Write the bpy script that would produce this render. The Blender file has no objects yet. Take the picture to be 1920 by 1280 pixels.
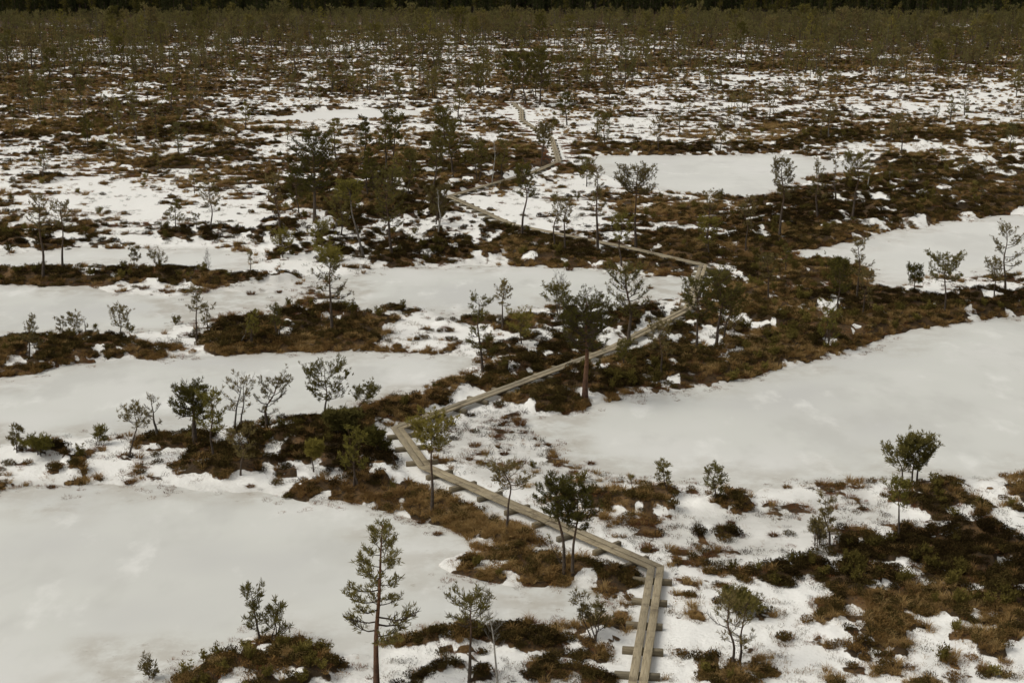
import bpy, math, random
import numpy as np

# ------------------------------------------------------------------ camera, sky, sun, exposure
scene = bpy.context.scene
CAM_H = 18.0                                   # look-out platform height above the bog, metres
FPX = 2700.0                                   # focal length in pixels of the 1920 px wide photograph
PITCH = math.atan2(710.0, FPX)                 # horizon lies 70 px above the picture's top edge
cam_data = bpy.data.cameras.new("camera")
cam = bpy.data.objects.new("camera", cam_data)
scene.collection.objects.link(cam)
cam_data.sensor_width = 36.0
cam_data.lens = 36.0 * FPX / 1920.0
cam_data.clip_start = 0.5
cam_data.clip_end = 9000.0
cam.location = (0, 0, CAM_H)
cam.rotation_euler = (math.pi / 2 - PITCH, 0, 0)
scene.camera = cam

SUN_EL, SUN_AZ = math.radians(50), math.radians(-100)     # veiled sun, high, to the left
world = bpy.data.worlds.new("World")
scene.world = world
world.use_nodes = True
wn, wl = world.node_tree.nodes, world.node_tree.links
bg = wn["Background"]
sky = wn.new("ShaderNodeTexSky")
sky.sky_type = 'NISHITA'
sky.sun_disc = False
sky.sun_elevation = SUN_EL
sky.sun_rotation = SUN_AZ
sky.dust_density = 4.0
sky.air_density = 1.0
hs = wn.new("ShaderNodeHueSaturation")          # cloud cover greys the sky
hs.inputs['Saturation'].default_value = 0.05
wl.new(sky.outputs[0], hs.inputs['Color'])
wl.new(hs.outputs[0], bg.inputs['Color'])
bg.inputs['Strength'].default_value = 0.118

sun_data = bpy.data.lights.new("sun", 'SUN')
sun_data.energy = 1.25
sun_data.angle = math.radians(30)
sun_data.color = (1.0, 0.93, 0.80)
sun = bpy.data.objects.new("sun", sun_data)
scene.collection.objects.link(sun)
sun.rotation_euler = (math.pi / 2 - SUN_EL, 0, math.pi - SUN_AZ)

vs = scene.view_settings
vs.view_transform = 'Standard'
vs.look = 'None'
vs.gamma = 1.0
vs.use_curve_mapping = False
vs.exposure = 0.12

# ------------------------------------------------------------------ pixel <-> ground
CT, ST = math.cos(PITCH), math.sin(PITCH)
def unproj(px, py, z=0.0):
    """pixel of the 1920x1280 photograph -> point on the level z"""
    u, v = (np.asarray(px, float) - 960) / FPX, (640 - np.asarray(py, float)) / FPX
    dx, dy, dz = u, CT + v * ST, -ST + v * CT
    t = (z - CAM_H) / dz
    return dx * t, dy * t
def proj(x, y, z=0.0):
    x, y = np.asarray(x, float), np.asarray(y, float)
    zz = z - CAM_H
    d = y * CT - zz * ST
    d = np.where(d < 0.5, 0.5, d)
    return 960 + FPX * x / d, 640 - FPX * (y * ST + zz * CT) / d
def pole_height(px, py, top_py, z0=0.0):
    """height of an upright thing whose foot is at (px,py) and whose top is at row top_py"""
    x, y = unproj(px, py, z0)
    v = (640 - top_py) / FPX
    # v = (y*ST + zz*CT) / (y*CT - zz*ST)
    zz = (v * y * CT - y * ST) / (CT + v * ST)
    return float(zz + CAM_H - z0)

# ------------------------------------------------------------------ noise
def _hash(ix, iy, seed):
    h = (ix.astype(np.int64) * 374761393 + iy.astype(np.int64) * 668265263 + seed * 974711) & 0x7fffffff
    h = ((h ^ (h >> 13)) * 1274126177) & 0x7fffffff
    return ((h ^ (h >> 16)) & 0xffff) / 65535.0
def vnoise(x, y, seed=0):
    ix, iy = np.floor(x), np.floor(y)
    fx, fy = x - ix, y - iy
    fx, fy = fx * fx * fx * (fx * (fx * 6 - 15) + 10), fy * fy * fy * (fy * (fy * 6 - 15) + 10)
    a, b = _hash(ix, iy, seed), _hash(ix + 1, iy, seed)
    c, d = _hash(ix, iy + 1, seed), _hash(ix + 1, iy + 1, seed)
    return (a * (1 - fx) + b * fx) * (1 - fy) + (c * (1 - fx) + d * fx) * fy
def fbm(x, y, seed=0, octv=4, gain=0.5):
    """about zero mean, unit deviation"""
    s, a, n2 = 0.0, 1.0, 0.0
    c, sn = math.cos(0.7), math.sin(0.7)
    for o in range(octv):
        s = s + a * (vnoise(x, y, seed + o * 17) - 0.5)
        n2 += a * a
        a *= gain
        x, y = (x * c - y * sn) * 2.03 + 11.3, (x * sn + y * c) * 2.03 + 5.7
    return s / (0.24 * math.sqrt(n2))
def uni(z):
    return 1.0 / (1.0 + np.exp(-1.7 * z))
def sstep(a, b, x):
    t = np.clip((x - a) / (b - a), 0, 1)
    return t * t * (3 - 2 * t)

# ------------------------------------------------------------------ traced outlines (photograph pixels, laid on the ground plane)
PONDS = [
 ("broad grey ice of the nearest pond at lower left", [(-160,930),(0,922),(120,914),(250,911),(330,914),(420,922),(500,930),(545,939),(610,942),(690,947),(760,966),(800,988),(850,1006),(885,1030),(850,1045),(815,1058),(840,1082),(900,1088),(980,1094),(1050,1104),(1110,1114),(1150,1130),(1140,1150),(1060,1168),(960,1162),(880,1168),(800,1180),(735,1200),(690,1222),(640,1225),(600,1200),(540,1190),(470,1193),(420,1212),(370,1236),(325,1262),(290,1300),(150,1380),(-300,1420)]),
 ("long narrow frozen pond behind the row of crooked pines", [(-120,722),(0,708),(60,700),(140,688),(230,676),(330,669),(400,668),(470,666),(560,663),(690,661),(760,663),(830,669),(892,674),(890,684),(860,698),(820,714),(790,730),(755,744),(715,754),(680,752),(640,772),(590,782),(520,784),(440,797),(330,808),(240,816),(130,821),(0,824),(-140,828)]),
 ("frozen pond at the left edge behind four tiny saplings", [(-80,533),(60,535),(150,540),(250,552),(330,556),(420,545),(500,548),(560,552),(555,566),(515,580),(420,592),(370,606),(300,616),(230,621),(150,624),(60,627),(-80,632)]),
 ("thin strip of ice behind two tall bare trunked pines", [(-80,480),(60,471),(150,466),(250,466),(330,467),(400,467),(450,472),(486,481),(470,492),(460,504),(430,509),(400,506),(330,500),(200,497),(100,500),(40,503),(-80,506)]),
 ("frozen pond in the middle below the dark pine grove", [(640,520),(700,506),(800,500),(900,499),(1000,502),(1080,506),(1180,513),(1250,515),(1308,521),(1303,543),(1285,562),(1230,566),(1180,572),(1100,572),(1050,566),(985,576),(950,592),(900,598),(860,598),(830,590),(800,580),(740,574),(690,578),(655,566),(620,548)]),
 ("largest frozen pond filling the right side", [(2100,575),(1920,591),(1860,598),(1800,607),(1740,616),(1680,631),(1620,651),(1560,668),(1510,681),(1460,694),(1400,713),(1340,723),(1260,734),(1180,746),(1120,759),(1085,774),(1030,782),(960,790),(1000,812),(1030,845),(1100,872),(1170,892),(1240,903),(1310,912),(1400,922),(1470,908),(1560,903),(1640,900),(1700,892),(1780,890),(1840,894),(1920,886),(2100,882)]),
 ("frozen pond cut by the right edge below dark scrub", [(2100,395),(1920,404),(1850,409),(1780,415),(1740,426),(1690,431),(1640,441),(1600,456),(1550,463),(1488,471),(1494,481),(1520,487),(1560,490),(1605,497),(1642,515),(1638,535),(1680,541),(1720,522),(1780,517),(1840,517),(1920,512),(2100,506)]),
 ("snow white frozen pond behind the umbrella pine", [(1096,300),(1130,293),(1200,291),(1300,292),(1400,291),(1430,290),(1500,291),(1540,300),(1600,303),(1650,308),(1640,316),(1590,320),(1530,336),(1480,356),(1430,368),(1390,372),(1340,368),(1250,358),(1190,346),(1140,330)]),
 ("small far frozen pond left of the boardwalk's end", [(505,224),(560,212),(640,206),(720,204),(795,208),(800,213),(760,221),(700,223),(600,226),(530,231)]),
]
# dwarf-shrub cover: (density, kind, outline); kind 'h' heather, 'g' golden sedge, 'o' olive scrub
VEG = [
 (.90,'o',[(300,1300),(330,1262),(370,1240),(420,1213),(450,1201),(480,1192),(540,1193),(600,1205),(640,1235),(655,1300)]),
 (.90,'h',[(815,1060),(850,1042),(900,1028),(960,1030),(1010,1040),(1060,1052),(1110,1062),(1160,1058),(1200,1070),(1218,1090),(1192,1107),(1120,1111),(1050,1101),(980,1092),(900,1086),(840,1080)]),
 (.96,'g',[(540,925),(570,905),(640,893),(700,880),(750,885),(800,910),(850,925),(880,945),(900,965),(940,975),(990,990),(995,1012),(940,1015),(890,1000),(840,988),(780,978),(740,962),(690,945),(600,941),(555,936)]),
 (.76,'h',[(338,850),(345,815),(440,797),(520,785),(600,785),(660,765),(715,790),(735,840),(765,870),(772,890),(730,897),(680,892),(620,902),(560,895),(500,880),(420,897),(350,888)]),
 (.97,'g',[(685,768),(715,753),(755,745),(800,730),(840,712),(880,692),(925,690),(905,722),(860,748),(800,772),(765,790),(705,797)]),
 (.90,'h',[(850,716),(900,690),(960,668),(1060,668),(1180,655),(1270,650),(1330,640),(1420,625),(1500,605),(1580,592),(1680,580),(1800,572),(1920,560),(2100,545),(2100,574),(1920,590),(1800,606),(1680,630),(1560,667),(1460,693),(1340,722),(1260,733),(1180,745),(1120,757),(1060,768),(1000,765),(940,742)]),
 (.60,'h',[(895,680),(905,640),(960,628),(1060,610),(1130,590),(1220,575),(1300,575),(1370,590),(1420,620),(1320,645),(1180,655),(1040,670)]),
 (.86,'h',[(1380,560),(1440,545),(1560,545),(1640,548),(1720,556),(1800,550),(1860,546),(1920,536),(2100,530),(2100,552),(1920,562),(1700,582),(1560,596),(1460,615),(1390,590)]),
 (.90,'h',[(372,664),(376,632),(400,605),(450,592),(520,600),(560,620),(620,625),(690,630),(705,655),(600,661),(480,665)]),
 (.88,'h',[(520,580),(570,562),(620,572),(680,590),(712,610),(690,632),(600,628),(540,612)]),
 (.90,'h',[(-90,715),(-60,640),(0,640),(60,628),(140,626),(220,630),(252,640),(236,656),(200,670),(130,686),(60,700),(0,708)]),
 (.9,'h',[(722,588),(740,575),(790,574),(802,584),(765,594)]),
 (.9,'h',[(650,605),(700,596),(735,600),(690,612)]),
 (.80,'h',[(830,606),(880,598),(950,600),(1010,588),(1060,583),(1150,580),(1130,596),(1040,612),(960,620),(860,616)]),
 (.80,'h',[(-80,508),(60,501),(150,500),(250,500),(330,505),(400,515),(480,515),(560,508),(585,516),(540,526),(440,531),(330,532),(250,536),(130,536),(-80,532)]),
 (.85,'h',[(290,432),(340,424),(400,428),(450,430),(462,440),(420,452),(360,456),(300,448)]),
 (.80,'h',[(0,440),(100,436),(180,440),(200,456),(120,466),(0,460)]),
 (.80,'h',[(140,462),(190,450),(240,462),(210,470)]),
 (.90,'h',[(505,372),(520,352),(580,338),(640,330),(700,328),(780,322),(830,318),(870,330),(850,358),(862,392),(840,420),(800,430),(700,425),(640,415),(600,395),(540,390)]),
 (.90,'h',[(780,322),(830,310),(920,290),(1000,283),(1060,300),(1100,322),(1080,335),(1000,346),(920,362),(850,366)]),
 (.80,'h',[(470,470),(460,442),(490,425),(580,408),(700,420),(860,400),(910,415),(960,428),(1060,445),(1150,464),(1250,482),(1312,496),(1290,502),(1180,502),(1060,500),(940,492),(820,490),(680,498),(600,488),(520,488)]),
 (.90,'h',[(900,418),(960,430),(1060,446),(1160,466),(1260,486),(1250,500),(1060,500),(940,478)]),
 (.90,'h',[(1180,470),(1210,448),(1280,444),(1366,446),(1372,474),(1310,492)]),
 (.86,'h',[(1480,400),(1520,365),(1600,332),(1660,318),(1760,320),(1860,330),(2100,330),(2100,394),(1920,403),(1800,413),(1740,425),(1660,438),(1600,454),(1500,468),(1440,468),(1430,430)]),
 (.75,'h',[(1380,392),(1440,372),(1510,368),(1500,400),(1440,440),(1440,468),(1400,466),(1370,440),(1420,420)]),
 (.75,'h',[(1560,300),(1680,296),(1800,284),(1920,278),(2100,275),(2100,332),(1900,335),(1700,330),(1640,325)]),
 (.85,'h',[(1362,506),(1420,492),(1520,495),(1600,501),(1638,520),(1580,530),(1480,531),(1390,522)]),
 (.86,'h',[(1420,1080),(1440,1052),(1500,1035),(1560,1018),(1620,1002),(1700,998),(1800,1003),(1920,1008),(2100,1010),(2100,1190),(1920,1185),(1800,1175),(1700,1165),(1600,1140),(1540,1110)]),
 (.56,'h',[(1480,1170),(1560,1140),(1700,1165),(1920,1185),(2100,1190),(2100,1330),(1560,1330),(1600,1250),(1540,1200)]),
 (.95,'h',[(1635,930),(1660,910),(1700,901),(1760,899),(1800,905),(1835,925),(1800,945),(1760,972),(1712,962),(1662,942)]),
 (.7,'h',[(1820,912),(1850,895),(1920,890),(2100,890),(2100,965),(1880,968),(1800,950)]),
 (.95,'h',[(1305,942),(1330,920),(1370,910),(1410,926),(1420,946),(1380,960),(1330,952)]),
 (.80,'h',[(990,930),(1040,925),(1100,915),(1180,915),(1240,906),(1285,920),(1270,935),(1290,958),(1260,970),(1200,960),(1140,955),(1080,946)]),
 (.92,'h',[(720,1195),(800,1180),(870,1170),(960,1164),(1060,1180),(1050,1196),(1000,1226),(920,1222),(880,1232),(800,1232),(740,1226)]),
 (.62,'h',[(820,1225),(1000,1215),(1120,1240),(1180,1300),(760,1300)]),
 (.90,'h',[(1083,1196),(1105,1170),(1160,1163),(1172,1190),(1142,1208),(1105,1208)]),
 (.95,'o',[(1285,1310),(1320,1225),(1370,1232),(1432,1268),(1445,1310)]),
 (.9,'h',[(20,852),(60,835),(112,840),(82,864),(40,862)]),
 (.92,'h',[(88,888),(118,852),(160,862),(182,890),(150,906)]),
 (.9,'h',[(-60,928),(0,905),(42,906),(38,920)]),
 (.95,'h',[(208,862),(226,850),(256,854),(252,866)]),
 (.95,'h',[(245,830),(280,815),(332,816),(335,834),(280,840)]),
 (.9,'h',[(180,664),(230,652),(300,650),(326,658),(300,667)]),
 (.85,'g',[(1380,552),(1420,540),(1500,540),(1550,550),(1460,558)]),
 (.8,'h',[(1280,990),(1340,985),(1390,1000),(1370,1015),(1300,1008)]),
 (.9,'o',[(1360,1098),(1430,1062),(1470,1075),(1440,1100)]),
 (.85,'h',[(1720,1010),(1760,985),(1850,985),(1900,1000),(1850,1015)]),
 (.9,'h',[(0,262),(60,240),(200,232),(330,232),(440,240),(400,252),(250,256),(100,262)]),
 (.9,'h',[(200,312),(280,302),(380,304),(400,312),(280,320)]),
 (.9,'h',[(0,344),(60,328),(110,330),(100,342),(30,348)]),
 (.85,'h',[(350,296),(380,276),(450,272),(480,280),(460,298)]),
 (.85,'h',[(1060,288),(1100,276),(1250,274),(1400,272),(1440,284),(1300,290),(1140,292)]),
 (.8,'h',[(1440,270),(1520,252),(1620,250),(1640,262),(1560,276),(1480,280)]),
 (.85,'h',[(1640,262),(1740,248),(1920,240),(2100,240),(2100,262),(1900,268),(1740,270)]),
 (.8,'h',[(480,214),(600,202),(790,198),(860,204),(740,203),(600,209),(540,216)]),
]
# slush: wet grey snow over flooded sedge
SLUSH = [
 [(855,775),(960,775),(1050,800),(1040,850),(1120,880),(1310,915),(1330,930),(1100,920),(1000,930),(880,900),(840,850),(810,820)],
 [(300,600),(330,545),(470,525),(640,518),(670,575),(520,590),(370,612)],
 [(1180,512),(1312,518),(1305,545),(1280,575),(1180,570)],
 [(770,985),(900,1000),(1010,1015),(1100,1050),(1010,1035),(900,1020),(840,1045),(810,1060)],
 [(1100,985),(1290,965),(1420,950),(1600,910),(1660,945),(1720,990),(1600,1005),(1450,1045),(1330,1080),(1240,1050),(1150,1010)],
 [(880,1165),(1060,1170),(1160,1130),(1180,1160),(1090,1170),(1060,1200),(1000,1190)],
 [(620,1200),(720,1210),(720,1290),(650,1290)],
 [(0,905),(250,905),(540,930),(500,938),(330,922),(100,922),(0,930)],
]
# grid of cover fraction (rows = picture rows, columns every 120 px from 0 to 1920)
DROWS = [40, 80, 115, 150, 180, 215, 250, 280, 320, 360, 400, 440, 480, 520, 600, 700, 850, 1000, 1150, 1300]
DGRID = np.array([
 [.9]*17,
 [.66,.66,.66,.64,.62,.60,.58,.50,.56,.58,.62,.66,.68,.70,.72,.74,.76],
 [.60,.60,.60,.60,.58,.56,.50,.46,.52,.54,.56,.58,.62,.66,.68,.70,.72],
 [.66,.66,.68,.68,.66,.60,.52,.46,.60,.60,.58,.52,.46,.42,.42,.46,.50],
 [.62,.64,.62,.64,.62,.56,.52,.60,.60,.36,.30,.26,.28,.30,.32,.34,.36],
 [.64,.66,.62,.56,.50,.30,.24,.36,.22,.22,.22,.24,.26,.30,.34,.36,.36],
 [.44,.42,.46,.56,.44,.40,.36,.44,.34,.30,.28,.34,.38,.42,.46,.48,.46],
 [.30,.32,.34,.38,.40,.36,.40,.50,.50,.40,.40,.40,.40,.46,.52,.56,.56],
 [.30,.28,.30,.30,.30,.46,.60,.60,.50,.30,.22,.22,.30,.50,.60,.62,.62],
 [.28,.28,.27,.27,.30,.50,.60,.60,.44,.34,.30,.36,.44,.60,.66,.66,.66],
 [.34,.32,.28,.28,.30,.46,.60,.50,.32,.34,.34,.40,.50,.60,.60,.60,.60],
 [.42,.40,.32,.30,.34,.46,.50,.46,.42,.42,.42,.42,.40,.40,.30,.30,.30],
 [.28,.28,.24,.26,.36,.40,.38,.36,.40,.42,.42,.40,.36,.30,.20,.20,.20],
 [.16,.12,.12,.14,.14,.12,.10,.10,.10,.12,.14,.30,.36,.36,.30,.30,.30],
 [.10,.10,.12,.14,.16,.18,.18,.20,.26,.30,.30,.36,.40,.40,.40,.40,.40],
 [.10,.10,.10,.10,.10,.14,.20,.20,.14,.10,.10,.10,.10,.10,.10,.10,.10],
 [.10,.10,.08,.10,.20,.24,.24,.20,.16,.14,.12,.10,.10,.10,.20,.24,.24],
 [.06,.06,.06,.06,.06,.10,.12,.16,.18,.20,.20,.16,.18,.30,.36,.40,.40],
 [.06,.06,.06,.10,.14,.16,.20,.26,.30,.30,.30,.28,.36,.44,.50,.50,.50],
 [.10,.10,.10,.20,.30,.34,.36,.36,.40,.36,.34,.34,.40,.44,.46,.46,.46]])
PATH_PX = [(1140,1560),(1195,1285),(1230,1062),(796,872),(745,801),(1140,655),(1290,578),(1319,496),(1180,464),(960,420),(842,367),(1000,322),(1048,302),(1034,258),(978,224),(978,207),(962,192)]
PLANK_Z = 0.33
PATH = [tuple(float(c) for c in unproj(a, b, PLANK_Z)) for a, b in PATH_PX]

def to_world(poly, z=0.0):
    p = np.array(poly, float)
    x, y = unproj(p[:, 0], p[:, 1], z)
    return np.stack([x, y], 1)
def sdist(poly, x, y, reach=4.0):
    """signed distance to a closed outline, positive inside, clipped to -reach"""
    out = np.full(x.shape, -reach)
    lo, hi = poly.min(0) - reach, poly.max(0) + reach
    m = np.where((x > lo[0]) & (x < hi[0]) & (y > lo[1]) & (y < hi[1]))[0]
    if not len(m):
        return out
    X, Y = x[m], y[m]
    d2 = np.full(X.shape, 1e18)
    ins = np.zeros(X.shape, bool)
    n = len(poly)
    for i in range(n):
        ax, ay = poly[i]; bx, by = poly[(i + 1) % n]
        ex, ey = bx - ax, by - ay
        t = np.clip(((X - ax) * ex + (Y - ay) * ey) / (ex * ex + ey * ey + 1e-12), 0, 1)
        d2 = np.minimum(d2, (X - ax - t * ex) ** 2 + (Y - ay - t * ey) ** 2)
        if ay != by:
            c = ((ay > Y) != (by > Y)) & (X < (bx - ax) * (Y - ay) / (by - ay) + ax)
            ins ^= c
    d = np.sqrt(d2)
    out[m] = np.maximum(np.where(ins, d, -d), -reach)
    return out
PONDS_W = [to_world(p) for _, p in PONDS]
VEG_W = [(d, k, to_world(p, 0.15)) for d, k, p in VEG]
SLUSH_W = [to_world(p) for p in SLUSH]

def path_dist(x, y):
    d2 = np.full(x.shape, 1e9)
    for (ax, ay), (bx, by) in zip(PATH[:-1], PATH[1:]):
        ex, ey = bx - ax, by - ay
        t = np.clip(((x - ax) * ex + (y - ay) * ey) / (ex * ex + ey * ey), 0, 1)
        d2 = np.minimum(d2, (x - ax - t * ex) ** 2 + (y - ay - t * ey) ** 2)
    return np.sqrt(d2)

def fields(x, y):
    """everything known about the bog surface at ground points"""
    x, y = np.asarray(x, float).ravel(), np.asarray(y, float).ravel()
    r = np.hypot(x, y)
    jit = 0.30 * fbm(x / 2.2, y / 2.2, 3, 4, .6) * np.clip(r / 60, .7, 2.0)
    pond = np.full(x.shape, -4.0)
    for p in PONDS_W:
        pond = np.maximum(pond, sdist(p, x, y))
    pond = pond + jit * 0.75
    px, py = proj(x, y, 0.1)
    py = np.where(y < 5, 1300, py)
    fx = np.clip(px / 120.0, 0, 15.999)
    fy = np.interp(np.clip(py, 40, 1300), DROWS, np.arange(len(DROWS)))
    fy = np.clip(fy, 0, len(DROWS) - 1.001)
    ix, iy = fx.astype(int), fy.astype(int)
    tx, ty = fx - ix, fy - iy
    dens = (DGRID[iy, ix] * (1 - tx) + DGRID[iy, ix + 1] * tx) * (1 - ty) + (DGRID[iy + 1, ix] * (1 - tx) + DGRID[iy + 1, ix + 1] * tx) * ty
    inner = np.full(x.shape, -4.0)
    kind = np.zeros(x.shape, int)
    for d, k, p in VEG_W:
        s = sdist(p, x, y) + jit * 0.8
        w = sstep(-0.25, 0.45, s)
        dens = dens * (1 - w) + d * w
        inner = np.maximum(inner, s)
        kind = np.where(s > 0, {'h': 0, 'g': 1, 'o': 2}[k], kind)
    slush = np.zeros(x.shape)
    for p in SLUSH_W:
        slush = np.maximum(slush, sstep(-0.6, 0.8, sdist(p, x, y) + jit))
    pd = path_dist(x, y)
    near = .62 * fbm(x / 1.9, y / 1.9, 21, 4, .7) + .78 * fbm(x / .75, y / .75, 23, 3, .6)
    far_ = .66 * fbm(x / 2.2, y / 1.7, 27, 4, .78) + .75 * fbm(x / 1.0, y / .8, 29, 2, .7)
    w = sstep(75, 130, r)
    u = uni((0.88 * (near * (1 - w) + far_ * w) + 0.42 * fbm(x / 11, y / 11, 77, 2)) / np.sqrt((1 - w) ** 2 + w ** 2))
    veg = 0.5 + (dens - u) * 1.6
    w2 = sstep(50, 85, r)
    fs = fbm(x / .8, y / 1.0, 91, 2, .6) * (1 - w2) + fbm(x / 1.2, y / 2.1, 93, 3, .6) * w2
    fleck = sstep(.72, 1.15, fs + .45 * fbm(x / 7, y / 7, 95, 2)) * (inner > .1)
    veg = veg - 1.0 * fleck - 0.9 * sstep(0.75, 0.25, pd / (1 + .35 * sstep(90, 150, r)))
    veg = np.where(pond > 0, veg - 1.5 * sstep(0, .25, pond), veg)
    vv = sstep(.35, .95, veg)
    shore = sstep(0.0, 1.6, -pond)
    hum = 0.5 + 0.5 * np.tanh(fbm(x / 1.7, y / 1.7, 5, 3))
    z = 0.05 + 0.05 * shore + 0.05 * (1 - slush) * shore * (0.5 + 0.5 * np.tanh(fbm(x / 1.1, y / 1.1, 9, 3)))
    dv = sstep(.25, .85, dens)
    z = z + (.30 * vv + .70 * dv * (.55 + .45 * vv)) * shore * (0.10 + 0.30 * hum) * np.where(inner > 0, np.clip(.8 + .25 * inner, .8, 1.5), .7)
    z = z + .06 * dv * (1 - vv) * shore * sstep(.5, 1.0, hum)        # snow pillows lying on the shrubs
    z = z + (.08 + .07 * w2) * fleck * dv * shore
    zp = 0.09
    wpath = sstep(1.3, .5, pd)
    z = z * (1 - wpath) + zp * wpath
    bank = sstep(-.25, .30, pond)
    z = z * (1 - bank) - 0.22 * bank
    return dict(z=z, veg=veg, pond=pond, slush=slush, pd=pd, inner=inner, kind=kind, r=r, px=px, py=py, dens=dens)

# ------------------------------------------------------------------ helpers
COL = scene.collection
def mesh_from(name, verts, faces, mat, smooth=False):
    """verts (n,3); faces: (m,3) / (m,4) array or list of such"""
    me = bpy.data.meshes.new(name)
    verts = np.asarray(verts, np.float32)
    fl = [np.asarray(f, np.int32) for f in (faces if isinstance(faces, list) else [faces]) if len(f)]
    me.vertices.add(len(verts))
    me.vertices.foreach_set("co", verts.ravel())
    nl = sum(f.size for f in fl); nf = sum(len(f) for f in fl)
    me.loops.add(nl)
    me.loops.foreach_set("vertex_index", np.concatenate([f.ravel() for f in fl]))
    me.polygons.add(nf)
    tot = np.concatenate([np.full(len(f), f.shape[1]) for f in fl])
    me.polygons.foreach_set("loop_start", np.concatenate([[0], np.cumsum(tot)[:-1]]).astype(np.int32))
    me.polygons.foreach_set("loop_total", tot.astype(np.int32))
    if smooth:
        me.polygons.foreach_set("use_smooth", np.ones(nf, bool))
    me.update(calc_edges=True)
    if mat is not None:
        me.materials.append(mat)
    return me
def link(name, data, parent=None, loc=(0, 0, 0)):
    o = bpy.data.objects.new(name, data)
    COL.objects.link(o)
    o.location = loc
    if parent is not None:
        o.parent = parent
    return o
def tag(o, label=None, cat=None, group=None, kind=None):
    for k, v in (('label', label), ('category', cat), ('group', group), ('kind', kind)):
        if v: o[k] = v
    return o
def attr(me, name, vals):
    a = me.attributes.new(name, 'FLOAT', 'POINT')
    a.data.foreach_set("value", np.asarray(vals, np.float32))

class NT:
    """small wrapper for building node materials"""
    def __init__(self, name, rough=.8, spec=.2):
        self.m = bpy.data.materials.new(name); self.m.use_nodes = True
        self.n, self.l = self.m.node_tree.nodes, self.m.node_tree.links
        self.b = self.n["Principled BSDF"]
        self.b.inputs['Roughness'].default_value = rough
        self.b.inputs['Specular IOR Level'].default_value = spec
    def new(self, t, **kw):
        q = self.n.new(t)
        for k, v in kw.items(): setattr(q, k, v)
        return q
    def put(self, sock, v):
        if hasattr(v, 'is_output'): self.l.new(v, sock)
        else: sock.default_value = v
    def coord(self, which='Object'):
        return self.new("ShaderNodeTexCoord").outputs[which]
    def geo(self):
        return self.new("ShaderNodeNewGeometry").outputs['Position']
    def mapping(self, vec, scale):
        q = self.new("ShaderNodeMapping"); self.l.new(vec, q.inputs[0]); q.inputs['Scale'].default_value = scale
        return q.outputs[0]
    def noise(self, vec, scale, detail=4, rough=.55):
        q = self.new("ShaderNodeTexNoise"); self.l.new(vec, q.inputs['Vector'])
        q.inputs['Scale'].default_value = scale; q.inputs['Detail'].default_value = detail; q.inputs['Roughness'].default_value = rough
        return q.outputs['Fac']
    def attr(self, name, typ='GEOMETRY'):
        return self.new("ShaderNodeAttribute", attribute_name=name, attribute_type=typ).outputs['Fac']
    def math(self, op, a, b=0.0, c=0.0):
        q = self.new("ShaderNodeMath", operation=op)
        for i, v in enumerate((a, b, c)): self.put(q.inputs[i], v)
        return q.outputs[0]
    def rng(self, v, a, b, c=0.0, d=1.0):
        q = self.new("ShaderNodeMapRange", interpolation_type='SMOOTHSTEP')
        self.put(q.inputs[0], v)
        for i, w in enumerate((a, b, c, d)): q.inputs[1 + i].default_value = w
        return q.outputs[0]
    def mix(self, f, a, b):
        q = self.new("ShaderNodeMix", data_type='RGBA')
        self.put(q.inputs[0], f)
        for s, v in ((q.inputs[6], a), (q.inputs[7], b)):
            self.put(s, v if hasattr(v, 'is_output') else (*v, 1.0))
        return q.outputs[2]
    def ramp(self, f, stops):
        q = self.new("ShaderNodeValToRGB"); self.put(q.inputs[0], f)
        e = q.color_ramp.elements
        while len(e) < len(stops): e.new(.5)
        for k, (p, c) in enumerate(stops):
            e[k].position = p; e[k].color = (*c, 1.0)
        return q.outputs[0]
    def bump(self, h, strength=.3, dist=.05):
        q = self.new("ShaderNodeBump"); self.put(q.inputs['Height'], h)
        q.inputs['Strength'].default_value = strength; q.inputs['Distance'].default_value = dist
        self.l.new(q.outputs[0], self.b.inputs['Normal'])
    def color(self, c):
        self.put(self.b.inputs['Base Color'], c if hasattr(c, 'is_output') else (*c, 1.0))

SNOW = (.73, .718, .675)
ICE = (.555, .556, .515)
def mat_ground():
    t = NT("bog_surface", .85, .15)
    P = t.geo()
    n1, n2, n3 = t.noise(P, 2.6, 5, .65), t.noise(P, .7, 3), t.noise(P, 9.0, 3)
    veg = t.attr("veg")
    f = t.math('ADD', veg, t.math('MULTIPLY', t.math('SUBTRACT', n1, .5), .9))
    fac = t.rng(f, .44, .60)
    peat = t.ramp(n2, [(.30, (.030, .020, .010)), (.5, (.060, .036, .016)), (.66, (.13, .076, .032))])
    peat = t.mix(t.rng(n3, .45, .7), peat, (.024, .017, .009))
    sl = t.math('MULTIPLY', t.attr("slush"), t.rng(n2, .30, .62, .45, 1.0))
    snow = t.mix(sl, SNOW, (.50, .488, .45))
    dirt = t.math('MULTIPLY', t.rng(t.noise(t.mapping(P, (1, .45, 1)), 3.2, 5, .75), .56, .72), t.math('ADD', t.math('MULTIPLY', t.attr("slush"), .60), .22))
    snow = t.mix(dirt, snow, (.26, .20, .14))
    t.color(t.mix(fac, snow, peat))
    t.bump(t.math('ADD', n1, t.math('MULTIPLY', n3, .5)), .5, .12)
    return t.m
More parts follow.
